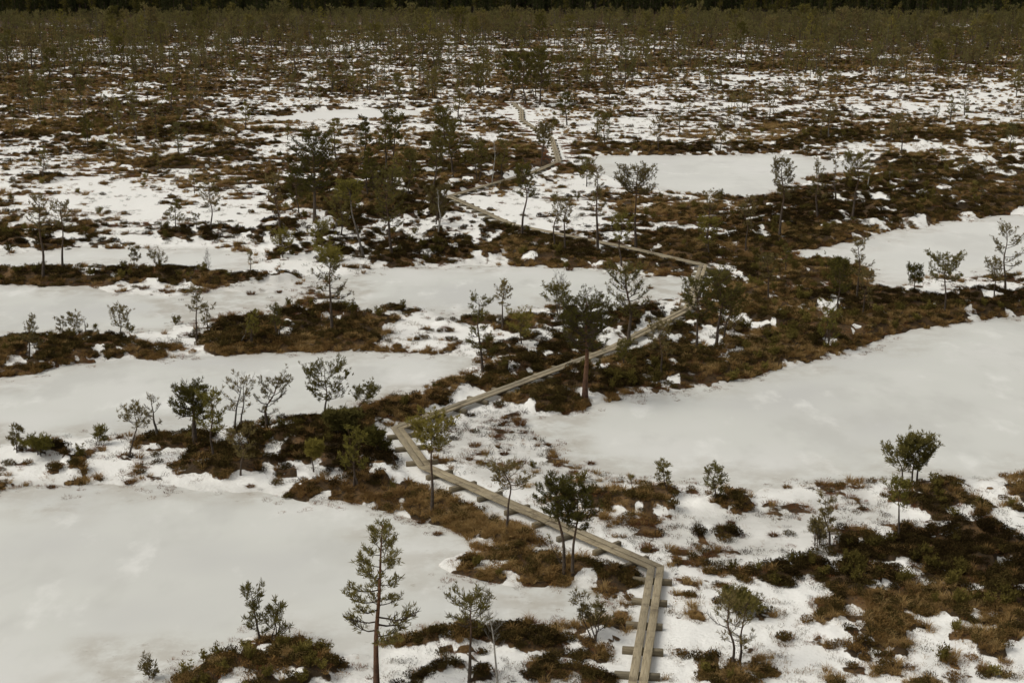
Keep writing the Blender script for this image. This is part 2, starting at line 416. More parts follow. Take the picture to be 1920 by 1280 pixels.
def mat_ice():
    t = NT("pond_ice", .62, .25)
    P = t.geo()
    big, mid = t.noise(P, .11, 3), t.noise(t.mapping(P, (1, .55, 1)), .45, 5, .6)
    fine = t.noise(P, 4.0, 4, .7)
    c = t.ramp(big, [(.3, (.50, .497, .47)), (.5, ICE), (.72, (.605, .598, .565))])
    c = t.mix(t.rng(mid, .55, .72, 0, .75), c, (.68, .676, .638))
    c = t.mix(t.rng(t.noise(t.mapping(P, (1, .6, 1)), .22, 4, .6), .50, .66, 0, .75), c, (.475, .472, .438))
    c = t.mix(t.rng(mid, .42, .25, 0, .35), c, (.46, .458, .43))
    st = t.attr("stain")
    c = t.mix(t.math('MULTIPLY', st, t.rng(t.noise(P, .9, 5, .65), .34, .62)), c, (.40, .375, .325))
    c = t.mix(t.math('MULTIPLY', st, t.rng(t.noise(t.mapping(P, (.6, 1, 1)), 2.6, 5, .7), .60, .72, 0, .8)), c, (.22, .175, .125))
    c = t.mix(t.math('MULTIPLY', t.attr("white"), .85), c, SNOW)
    c = t.mix(t.rng(fine, .55, .8, 0, .12), c, (.5, .5, .47))
    t.color(c)
    t.bump(fine, .12, .02)
    return t.m
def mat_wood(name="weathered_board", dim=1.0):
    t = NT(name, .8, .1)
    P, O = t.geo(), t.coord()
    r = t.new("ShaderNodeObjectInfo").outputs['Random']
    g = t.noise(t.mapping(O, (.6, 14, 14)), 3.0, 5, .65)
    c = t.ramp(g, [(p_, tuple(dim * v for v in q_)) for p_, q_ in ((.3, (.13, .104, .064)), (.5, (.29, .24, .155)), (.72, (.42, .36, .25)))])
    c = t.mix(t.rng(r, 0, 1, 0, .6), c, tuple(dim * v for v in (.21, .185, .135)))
    c = t.mix(t.rng(t.noise(P, 1.7, 5, .75), .48, .68, 0, .75), c, (.115, .09, .058))
    t.color(c); t.bump(g, .4, .01)
    return t.m
def mat_bark(name, low, high, z0=.25, z1=.7):
    t = NT(name, .9, .1)
    G, O = t.coord('Generated'), t.coord()
    s = t.new("ShaderNodeSeparateXYZ"); t.l.new(G, s.inputs[0])
    n = t.noise(O, 9, 5, .7)
    c = t.mix(t.rng(s.outputs[2], z0, z1), low, high)
    c = t.mix(t.rng(n, .42, .62, 0, .7), c, tuple(.35 * v for v in low))
    t.color(c); t.bump(n, .6, .02)
    return t.m
def mat_leaf(name, stops, src='random', trans=.25, rough=.75):
    t = NT(name, rough, 0.0)
    if src == 'random':
        f = t.new("ShaderNodeObjectInfo").outputs['Random']
    else:
        f = t.attr('tint', 'INSTANCER')
    n = t.noise(t.geo(), 3.5, 3)
    f2 = t.math('ADD', t.math('MULTIPLY', f, .7), t.math('MULTIPLY', n, .3))
    c = t.ramp(f2, stops)
    t.color(c)
    tr = t.new("ShaderNodeBsdfTranslucent"); t.l.new(c, tr.inputs[0])
    mx = t.new("ShaderNodeMixShader"); mx.inputs[0].default_value = trans
    t.l.new(t.b.outputs[0], mx.inputs[1]); t.l.new(tr.outputs[0], mx.inputs[2])
    t.l.new(mx.outputs[0], t.n["Material Output"].inputs[0])
    return t.m
M = dict(
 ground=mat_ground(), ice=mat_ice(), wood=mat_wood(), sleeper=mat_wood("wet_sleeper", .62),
 bark=mat_bark("pine_bark", (.085, .066, .050), (.115, .070, .042)),
 bark_red=mat_bark("red_pine_bark", (.105, .062, .042), (.15, .078, .042), .0, .5),
 bark_grey=mat_bark("dead_wood", (.13, .115, .095), (.17, .15, .125)),
 bark_white=mat_bark("birch_bark", (.30, .28, .24), (.46, .43, .38)),
 twig=mat_bark("twig_bark", (.075, .055, .038), (.075, .055, .038)),
 dark=mat_leaf("pine_needles_dark", [(.1, (.074, .067, .019)), (.5, (.104, .091, .024)), (.9, (.138, .116, .031))]),
 mid=mat_leaf("pine_needles", [(.1, (.110, .096, .030)), (.5, (.145, .123, .037)), (.9, (.180, .148, .045))]),
 yellow=mat_leaf("pine_needles_yellow", [(.1, (.135, .120, .030)), (.5, (.175, .150, .036)), (.9, (.22, .182, .044))]),
 dull=mat_leaf("pine_needles_dull", [(.1, (.124, .100, .040)), (.5, (.158, .125, .050)), (.9, (.195, .150, .060))]),
 spruce=mat_leaf("spruce_needles", [(.1, (.034, .039, .016)), (.5, (.044, .049, .019)), (.9, (.058, .060, .023))]),
 far=mat_leaf("far_pine_needles", [(.1, (.115, .105, .040)), (.5, (.15, .132, .050)), (.9, (.185, .157, .060))], trans=.4),
 heather=mat_leaf("heather", [(.05, (.018, .012, .005)), (.32, (.034, .023, .009)), (.52, (.075, .056, .018)), (.68, (.165, .096, .034)), (.92, (.33, .20, .075))], 'tint', .2),
 sedge=mat_leaf("sedge", [(.05, (.145, .080, .029)), (.45, (.235, .142, .054)), (.75, (.34, .225, .090)), (.97, (.43, .31, .14))], 'tint', .3),
 russet=mat_leaf("russet_grass", [(.05, (.085, .038, .018)), (.5, (.175, .075, .032)), (.97, (.27, .13, .052))], 'tint', .2),
 scrub=mat_leaf("scrub_leaves", [(.05, (.058, .046, .015)), (.45, (.108, .086, .023)), (.8, (.175, .142, .038)), (.97, (.31, .26, .085))], 'tint', .25),
 tussock=mat_leaf("tussock_grass", [(.05, (.085, .042, .019)), (.5, (.14, .074, .030)), (.95, (.21, .13, .052))]),
)

# ------------------------------------------------------------------ ground: one sheet round the look-out, finer where the bog is seen
az = np.concatenate([np.linspace(-25, 25, 401), np.linspace(25, 335, 64)[1:-1]])
az = np.radians(az)
rr = np.concatenate([[0.6, 3, 7, 12, 18, 24], 28 * np.exp(np.linspace(0, math.log(470 / 28), 640)), [500, 560, 640, 800, 1100, 1800, 3200, 6500]])
A, R_ = np.meshgrid(az, rr)
GX, GY = (np.sin(A) * R_).ravel(), (np.cos(A) * R_).ravel()
F = fields(GX, GY)
zg = np.where(F['r'] > 560, 0.3, F['z'])
na, nr = len(az), len(rr)
i0 = (np.arange(nr - 1)[:, None] * na + np.arange(na)[None, :]).ravel()
i1 = (np.arange(nr - 1)[:, None] * na + (np.arange(na)[None, :] + 1) % na).ravel()
quads = np.stack([i0, i0 + na, i1 + na, i1], 1)
cap = np.stack([np.full(na - 2, 0), np.arange(1, na - 1), np.arange(2, na)], 1)
me = mesh_from("ground", np.stack([GX, GY, zg], 1), [quads[:, ::-1], cap[:, ::-1]], M['ground'], True)
attr(me, "veg", np.where(F['r'] > 470, .9, F['veg'])); attr(me, "slush", np.maximum(F['slush'], .8 * sstep(-.9, -.05, F['pond']) * (F['r'] < 100)))
if me.polygons[len(me.polygons) // 2].normal.z < 0:
    me.flip_normals()
tag(link("ground", me), "snow patched bog ground with brown peat hummocks", kind="structure")

def ground_z(x, y):
    return float(fields(np.array([x]), np.array([y]))['z'][0])

STAIN = [to_world(p) for p in (
 [(100,1320),(150,1235),(220,1205),(300,1198),(430,1205),(480,1195),(380,1240),(300,1310)],
 [(300,600),(260,560),(330,552),(470,540),(600,530),(650,570),(520,590),(370,612)],
 [(840,1010),(900,1030),(1000,1095),(1150,1130),(1140,1150),(1060,1165),(900,1120),(820,1085),(800,1040)],
 [(940,785),(1030,790),(1060,830),(1120,875),(1250,905),(1300,915),(1100,900),(960,830)],
 [(1400,935),(1440,900),(1560,895),(1640,900),(1560,912)],
 [(1180,505),(1310,515),(1305,550),(1200,580),(1150,560)],
 [(560,535),(650,512),(690,540),(700,580),(640,575)],
 [(880,1075),(860,1020),(800,985),(740,960),(700,950),(790,960),(900,1000)])]
for (label, _), pw in zip(PONDS, PONDS_W):
    lo, hi = pw.min(0) - 1.0, pw.max(0) + 1.0
    st = .45 if hi[1] < 90 else .8
    xs, ys = np.arange(lo[0], hi[0] + st, st), np.arange(lo[1], hi[1] + st, st)
    X, Y = np.meshgrid(xs, ys)
    x, y = X.ravel(), Y.ravel()
    s = sdist(pw, x, y) + 0.0
    keep = (s > -1.25).reshape(X.shape)
    cell = keep[:-1, :-1] & keep[1:, :-1] & keep[:-1, 1:] & keep[1:, 1:]
    b = (np.arange(len(ys) - 1)[:, None] * len(xs) + np.arange(len(xs) - 1)[None, :])[cell]
    q = np.stack([b, b + 1, b + 1 + len(xs), b + len(xs)], 1)
    used, inv = np.unique(q, return_inverse=True)
    q = inv.reshape(-1, 4)
    x, y, s = x[used], y[used], s[used]
    c = pw.mean(0)
    me = mesh_from("frozen_pond", np.stack([x, y, np.zeros(len(x))], 1), q, M['ice'], True)
    stn = .95 * sstep(2.4, .0, s + .8 * fbm(x / 2.4, y / 2.4, 40, 4)) * (.4 + .6 * uni(1.5 * fbm(x / 5, y / 5, 45, 2)))
    for p in STAIN:
        stn = np.maximum(stn, .85 * sstep(-.6, .9, sdist(p, x, y) + .5 * fbm(x / 2, y / 2, 41, 3)))
    attr(me, "stain", stn)
    attr(me, "white", np.full(len(x), .75 if c[1] > 130 else .28 if c[1] > 85 else .0))
    tag(link("frozen_pond", me), label, kind="structure")

# ------------------------------------------------------------------ boardwalk: two lines of planks on cross sleepers
def box_mesh(name, L, W, Hh, mat, bev=.006, cut0=0.0, cut1=0.0):
    """plank along x from 0 to L, width W about y, top at 0; cut0/cut1 = mitre (dx per dy) at the ends; top edges eased"""
    v = []
    for zz, ins in ((-Hh, 0), (-bev, 0), (0, bev)):
        for xx, cc, sgn in ((0, cut0, 1), (L, cut1, -1)):
            for yy in (-W / 2 + ins, W / 2 - ins):
                v.append((xx + cc * yy + sgn * ins, yy, zz))
    f = []
    for k in (0, 4):
        a = k
        f += [(a, a + 2, a + 6, a + 4), (a + 3, a + 1, a + 5, a + 7), (a + 1, a, a + 4, a + 5), (a + 2, a + 3, a + 7, a + 6)]
    f += [(8, 10, 11, 9), (0, 1, 3, 2)]
    return mesh_from(name, v, np.array(f), mat)
rng = random.Random(7)
walk = link("boardwalk", None, None, (PATH[1][0], PATH[1][1], ground_z(*PATH[1])))
tag(walk, "weathered two plank boardwalk zigzagging across the bog between the ponds", "boardwalk")
WP, GAP = .235, .035
def dirn(a, b):
    d = math.hypot(b[0] - a[0], b[1] - a[1]); return ((b[0] - a[0]) / d, (b[1] - a[1]) / d, d)
segs = [dirn(a, b) for a, b in zip(PATH[:-1], PATH[1:])]
base = np.array(walk.location)
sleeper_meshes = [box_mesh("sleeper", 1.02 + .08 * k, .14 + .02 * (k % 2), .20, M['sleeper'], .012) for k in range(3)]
for i, (ux, uy, L) in enumerate(segs):
    a = PATH[i]
    ang = math.atan2(uy, ux)
    def turn(j):                        # half the bend angle at path corner j
        if j <= 0 or j >= len(PATH) - 1: return 0.0
        p, q = segs[j - 1], segs[j]
        t = math.atan2(p[0] * q[1] - p[1] * q[0], p[0] * q[0] + p[1] * q[1]) / 2
        return max(-1.35, min(1.35, t))
    m0, m1 = math.tan(turn(i)), -math.tan(turn(i + 1))
    for side in (-1, 1):
        off = side * (WP + GAP) / 2
        s0, s1 = m0 * off, L + m1 * off   # mitred ends of this line of planks
        lines = [s0]
        while lines[-1] + 5.4 < s1: lines.append(lines[-1] + rng.uniform(3.6, 5.0))
        lines.append(s1)
        for k in range(len(lines) - 1):
            p0, p1 = lines[k] + (.006 if k else .004), lines[k + 1] - .006
            if p1 - p0 < .15: continue
            me = box_mesh("plank", p1 - p0, WP - rng.uniform(0, .012), .055, M['wood'], .006, m0 if k == 0 else 0, m1 if k == len(lines) - 2 else 0)
            o = link("plank", me, walk)
            o.location = (a[0] + ux * p0 - uy * off - base[0], a[1] + uy * p0 + ux * off - base[1], PLANK_Z - base[2] + rng.uniform(-.006, .006))
            o.rotation_euler = (rng.uniform(-.035, .035), rng.uniform(-.004, .004), ang + rng.uniform(-.005, .005))
    n = max(2, int(L / 1.45))
    if i > 11: n = max(2, int(L / 2.2))
    for k in range(n):
        s = (k + .5) * L / n + rng.uniform(-.12, .12)
        me = sleeper_meshes[rng.randrange(3)]
        hl = me.vertices[2].co.x / 2
        sh = rng.uniform(-.10, .10)
        an = ang + math.pi / 2 + rng.uniform(-.06, .06)
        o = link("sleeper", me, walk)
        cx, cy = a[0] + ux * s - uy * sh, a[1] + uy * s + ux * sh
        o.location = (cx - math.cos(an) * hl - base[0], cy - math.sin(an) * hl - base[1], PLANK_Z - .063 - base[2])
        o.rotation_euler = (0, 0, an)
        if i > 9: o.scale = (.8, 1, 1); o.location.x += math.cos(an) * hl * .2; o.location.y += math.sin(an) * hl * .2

# ------------------------------------------------------------------ ground cover (uncountable: geometry nodes)
def blades(rs, n, h, spread, w, lean, curl=.3, top_bias=.5, base_r=.1):
    """n thin bent blades fanning out of a small base; two triangles each side of the bend"""
    a = rs.uniform(0, 2 * np.pi, n)
    b = base_r * np.sqrt(rs.uniform(0, 1, n))
    hx = h * rs.uniform(.45, 1, n)
    le = lean * rs.uniform(.1, 1, n)
    ca, sa = np.cos(a), np.sin(a)
    p0 = np.stack([b * ca, b * sa, np.full(n, -.03)], 1)
    p1 = p0 + np.stack([ca * le * hx * .4, sa * le * hx * .4, hx * .65], 1)
    p2 = p0 + np.stack([ca * le * hx * (1 + curl), sa * le * hx * (1 + curl), hx * (1 - curl * le * .5)], 1)
    a2 = rs.uniform(0, 2 * np.pi, n)
    d = np.stack([np.cos(a2), np.sin(a2), np.zeros(n)], 1) * (w * .5)
    v = np.stack([p0 - d, p0 + d, p1 - d * .9, p1 + d * .9, p2], 1).reshape(-1, 3)
    k = np.arange(n)[:, None] * 5
    return v, (k + np.array([[0, 1, 3, 2]])), (k + np.array([[2, 3, 4]]))
def leaf_tris(rs, pts, size, up=.5):
    """small triangles at points, pointing about upward/outward"""
    n = len(pts)
    d = rs.normal(0, 1, (n, 3)); d[:, 2] += up * 2
    d /= np.linalg.norm(d, axis=1)[:, None]
    s = np.cross(d, rs.normal(0, 1, (n, 3))); s /= np.linalg.norm(s, axis=1)[:, None] + 1e-9
    L = size * rs.uniform(.6, 1.3, n)[:, None]
    v = np.stack([pts - s * L * .22, pts + s * L * .22, pts + d * L], 1).reshape(-1, 3)
    return v, np.arange(3 * n).reshape(-1, 3)
def combine(parts):
    V, Fs, n = [], {}, 0
    for p in parts:
        V.append(p[0])
        for f in p[1:]:
            if len(f): Fs.setdefault(f.shape[1], []).append(f + n)
        n += len(p[0])
    return np.concatenate(V), [np.concatenate(Fs[k]) for k in Fs]
PROTO = {}
def proto(kind, meshes):
    c = bpy.data.collections.new("source_" + kind)
    for k, me in enumerate(meshes):
        c.objects.link(bpy.data.objects.new("%s_source" % kind, me))
    PROTO[kind] = (c, len(meshes))
def clump_meshes():
    rs = np.random.RandomState(5)
    out = []
    for k in range(5):                    # heather: twigs with scale leaves, domed
        n = 170
        a, q = rs.uniform(0, 6.283, n), np.sqrt(rs.uniform(0, 1, n)) * .30
        z = rs.uniform(.05, 1, n) ** .7 * .30 * np.sqrt(np.clip(1 - (q / .36) ** 2, 0, 1)) * rs.uniform(.75, 1.25, n)
        p = np.stack([q * np.cos(a), q * np.sin(a), z], 1)
        out.append(mesh_from("heather_clump", *combine([leaf_tris(rs, p, .10, .9), blades(rs, 26, .36, .3, .014, .7, .2, .5, .16)]), M['heather']))
    proto('heather', out)
    out = [mesh_from("sedge_clump", *combine([blades(rs, 70, .38, .3, .016, 1.1, .55, .5, .13)]), M['sedge']) for k in range(4)]
    proto('sedge', out)
    out = [mesh_from("russet_clump", *combine([blades(rs, 46, .16, .3, .014, 1.3, .3, .5, .26)]), M['russet']) for k in range(4)]
    proto('russet', out)
    out = []
    for k in range(4):                    # bare twigs poking through snow
        out.append(mesh_from("twig_clump", *combine([blades(rs, 16, .26, .3, .010, 1.0, .1, .5, .22), leaf_tris(rs, np.stack([rs.normal(0, .14, 22), rs.normal(0, .14, 22), rs.uniform(.03, .2, 22)], 1), .06, .6)]), M['heather']))
    proto('twig', out)
    out = []
    for k in range(5):                    # knee-high scrub: dwarf pine and marsh rosemary
        parts = []
        P = []
        for s in range(9):
            a, l = rs.uniform(0, 6.283), rs.uniform(.15, .45)
            e = np.array([math.cos(a) * l, math.sin(a) * l, rs.uniform(.30, .75)])
            t = rs.uniform(.35, 1.0, 20)[:, None]
            P.append(e * t * np.array([1, 1, 1]) + rs.normal(0, .07, (20, 3)))
        P = np.concatenate(P); P = P[P[:, 2] > .05]
        parts = [leaf_tris(rs, np.repeat(P, 2, 0), .15, .8), blades(rs, 14, .6, .3, .02, .6, .1, .5, .06)]
        out.append(mesh_from("scrub_clump", *combine(parts), M['scrub']))
    proto('scrub', out)
clump_meshes()

def scatter(name, label, kind, x, y, z, scl, tint, rs, tilt=.12, flat=None):
    n = len(x)
    col, nv = PROTO[kind]
    me = bpy.data.meshes.new(name)
    me.vertices.add(n)
    me.vertices.foreach_set("co", np.stack([x, y, z], 1).astype(np.float32).ravel())
    rot = np.stack([rs.uniform(-tilt, tilt, n), rs.uniform(-tilt, tilt, n), rs.uniform(0, 6.283, n)], 1)
    s3 = np.stack([scl, scl, scl * (1.0 if flat is None else flat)], 1) * np.stack([np.ones(n), np.ones(n), rs.uniform(.75, 1.25, n)], 1)
    for nm, v in (("rot", rot), ("scl", s3)):
        a = me.attributes.new(nm, 'FLOAT_VECTOR', 'POINT'); a.data.foreach_set("vector", v.astype(np.float32).ravel())
    a = me.attributes.new("idx", 'INT', 'POINT'); a.data.foreach_set("value", rs.randint(0, nv, n).astype(np.int32))
    a = me.attributes.new("tint", 'FLOAT', 'POINT'); a.data.foreach_set("value", np.asarray(tint, np.float32))
    o = link(name, me)
    ng = bpy.data.node_groups.new(name, 'GeometryNodeTree')
    ng.interface.new_socket("Geometry", in_out='INPUT', socket_type='NodeSocketGeometry')
    ng.interface.new_socket("Geometry", in_out='OUTPUT', socket_type='NodeSocketGeometry')
    N, Lk = ng.nodes, ng.links
    gi, go = N.new("NodeGroupInput"), N.new("NodeGroupOutput")
    ip = N.new("GeometryNodeInstanceOnPoints")
    ci = N.new("GeometryNodeCollectionInfo")
    ci.inputs['Collection'].default_value = col
    ci.inputs['Separate Children'].default_value = True
    ci.inputs['Reset Children'].default_value = True
    def named(nm, typ):
        q = N.new("GeometryNodeInputNamedAttribute"); q.data_type = typ; q.inputs[0].default_value = nm
        return q.outputs['Attribute']
    Lk.new(gi.outputs[0], ip.inputs['Points'])
    Lk.new(ci.outputs[0], ip.inputs['Instance'])
    ip.inputs['Pick Instance'].default_value = True
    Lk.new(named("idx", 'INT'), ip.inputs['Instance Index'])
    e2r = N.new("FunctionNodeEulerToRotation"); Lk.new(named("rot", 'FLOAT_VECTOR'), e2r.inputs[0])
    Lk.new(e2r.outputs[0], ip.inputs['Rotation'])
    Lk.new(named("scl", 'FLOAT_VECTOR'), ip.inputs['Scale'])
    Lk.new(ip.outputs[0], go.inputs[0])
    o.modifiers.new("scatter", 'NODES').node_group = ng
    tag(o, label, {'heather': 'heather', 'sedge': 'sedge', 'russet': 'grass', 'twig': 'twigs', 'scrub': 'scrub'}.get(kind, 'pines'), kind="stuff")
    return o

rs = np.random.RandomState(11)
def sample_ring(r0, r1, dens, amax=24.5):
    a = math.radians(amax)
    n = int(dens * a * (r1 * r1 - r0 * r0))
    r = np.sqrt(rs.uniform(r0 * r0, r1 * r1, n)); t = rs.uniform(-a, a, n)
    return r * np.sin(t), r * np.cos(t)
RINGS = [(24, 45, 34), (45, 70, 22), (70, 110, 13), (110, 180, 8.5), (180, 280, 4.0), (280, 430, 1.5)]
acc = {k: [] for k in ('heather', 'sedge', 'russet', 'twig', 'scrub')}
for r0, r1, d in RINGS:
    x, y = sample_ring(r0, r1, d)
    f = fields(x, y)
    u = rs.uniform(0, 1, len(x))
    clear = .5 + 1.3 * sstep(80, 150, f['r'])
    veg = f['veg'] + rs.normal(0, .14, len(x))
    big = np.interp(f['r'], [30, 60, 110, 200, 350], [.62, .74, .84, .95, 1.15])
    low = uni(fbm(x / 6, y / 6, 31, 3)); spots = uni(fbm(x / 2.2, y / 2.2, 52, 2))
    shore = sstep(1.3, .2, -f['pond'])          # 1 at the water's edge
    edge = sstep(.95, .55, veg)                 # thin cover at the rim of a hummock
    on = (veg > .52) & (f['pd'] > clear) & (f['pond'] < -.03)
    psed = np.clip(.09 + .12 * (f['inner'] < -.2) + .50 * (f['kind'] == 1) + .20 * shore + .38 * (low > .66) * (spots > .45), 0, .85)
    prus = np.clip(.16 + .30 * edge + .25 * shore + .32 * (f['inner'] < -.2) + .6 * f['slush'] * (f['inner'] < .1), 0, .92)
    pscr = np.clip(.012 + .07 * (f['kind'] == 2) + .07 * (f['inner'] > .6) * (spots > .75), 0, .4) * (f['pd'] > 1.5)
    typ = np.where(u < psed, 1, np.where(u < psed + (1 - psed) * prus, 2, np.where(u > 1 - pscr, 4, 0)))
    tn = np.clip(.58 * low + .55 * rs.uniform(0, 1, len(x)) - .05 + .12 * (f['r'] > 120), 0, 1)
    for k, nm in ((0, 'heather'), (1, 'sedge'), (2, 'russet'), (4, 'scrub')):
        m = on & (typ == k)
        if k == 2: m |= (veg > .52) & (f['pond'] < -.03) & (f['pd'] > .42) & (f['pd'] < clear) & (rs.uniform(0, 1, len(x)) < .8)
        if k == 4: m &= rs.uniform(0, 1, len(x)) < .6
        tt = tn[m] if k != 0 else np.clip(tn[m] * .72 + .25 * shore[m] + .16 * edge[m], 0, 1)
        acc[nm].append((x[m], y[m], f['z'][m], big[m] * rs.uniform(.7, 1.25, m.sum()) * (.72 if k == 4 else 1.0), tt))
    # thin scatter over open snow and slush
    m = (~on) & (veg > -.2) & (f['pond'] < -.05) & (f['pd'] > clear) & (rs.uniform(0, 1, len(x)) < np.clip((veg + .1) * 1.1 + .10, 0, .6) * (1 + .8 * (f['r'] < 60)) * (.3 + spots)) & (f['r'] < 200)
    acc['twig'].append((x[m], y[m], f['z'][m], big[m] * rs.uniform(.5, 1.1, m.sum()), tn[m]))
    m = (~on) & (f['slush'] > .5) & (f['pond'] < -.05) & (f['pd'] > clear) & (spots > .70) & (rs.uniform(0, 1, len(x)) < .22)
    acc['russet'].append((x[m], y[m], f['z'][m], big[m] * rs.uniform(.4, .9, m.sum()), tn[m]))
    x, y = sample_ring(r0, r1, d * .5)
    f = fields(x, y)
    m = (f['pond'] > -.05) & (f['pond'] < 1.4) & (rs.uniform(0, 1, len(x)) < .9 * np.exp(-np.clip(f['pond'], 0, 2) / .35)) & (uni(fbm(x / 2.5, y / 2.5, 64, 3)) > .42) & (f['r'] < 150)
    acc['russet'].append((x[m], y[m], np.maximum(f['z'][m], 0), rs.uniform(.3, .75, m.sum()), rs.uniform(0, 1, m.sum())))
LAB = {'heather': ("heather_cover", "dark brown heather covering the bog hummocks"),
       'sedge': ("sedge_grass", "golden tan sedge growing along pond banks and hummocks"),
       'russet': ("russet_grass", "low russet grass fringing hummocks and slushy snow"),
       'twig': ("bare_twigs", "thin bare twigs poking up through the snow"),
       'scrub': ("dwarf_scrub", "olive green knee high scrub among the heather")}
for k, parts in acc.items():
    x, y, z, s, t = [np.concatenate(q) for q in zip(*parts)]
    scatter(LAB[k][0], LAB[k][1], k, x, y, z - .01, s, t, rs, flat=.72 if k == 'heather' else 1.0)

# ------------------------------------------------------------------ trees
def unit(v):
    return v / (np.linalg.norm(v) + 1e-9)
class Tubes:
    """tapered bent tubes gathered into one mesh"""
    def __init__(self): self.v, self.q, self.n = [], [], 0
    def add(self, pts, rad, sides=3):
        pts = np.asarray(pts, float); m = len(pts)
        tan = np.gradient(pts, axis=0)
        tan /= np.linalg.norm(tan, axis=1)[:, None] + 1e-9
        ref = np.where(np.abs(tan[:, 2:3]) > .9, np.array([[1., 0, 0]]), np.array([[0, 0, 1.]]))
        a = np.cross(tan, ref); a /= np.linalg.norm(a, axis=1)[:, None] + 1e-9
        b = np.cross(tan, a)
        t = np.arange(sides) * 2 * np.pi / sides
        ring = pts[:, None] + (a[:, None] * np.cos(t)[None, :, None] + b[:, None] * np.sin(t)[None, :, None]) * np.asarray(rad)[:, None, None]
        self.v.append(ring.reshape(-1, 3))
        k = np.arange(m - 1)[:, None] * sides + np.arange(sides)[None, :]
        k2 = np.arange(m - 1)[:, None] * sides + (np.arange(sides)[None, :] + 1) % sides
        self.q.append((np.stack([k, k2, k2 + sides, k + sides], -1).reshape(-1, 4)) + self.n)
        self.n += m * sides
    def mesh(self, name, mat):
        return mesh_from(name, np.concatenate(self.v), np.concatenate(self.q), mat, True)
def tuft_mesh(name, rs, P, D, size, k, mat, wid=.17):
    """needle tufts: k pointed blades round each shoot tip"""
    n = len(P)
    P, D = np.repeat(P, k, 0), np.repeat(D, k, 0)
    d = D * .75 + rs.normal(0, .55, (n * k, 3)); d[:, 2] += .18
    d /= np.linalg.norm(d, axis=1)[:, None]
    s = np.cross(d, rs.normal(0, 1, (n * k, 3))); s /= np.linalg.norm(s, axis=1)[:, None] + 1e-9
    L = (np.repeat(size, k) * rs.uniform(.6, 1.2, n * k))[:, None]
    base = P - D * L * rs.uniform(0, .8, (n * k, 1))
    v = np.stack([base, base + d * L * .5 + s * L * wid, base + d * L, base + d * L * .5 - s * L * wid], 1).reshape(-1, 3)
    return mesh_from(name, v, np.arange(4 * n * k).reshape(-1, 4), mat)

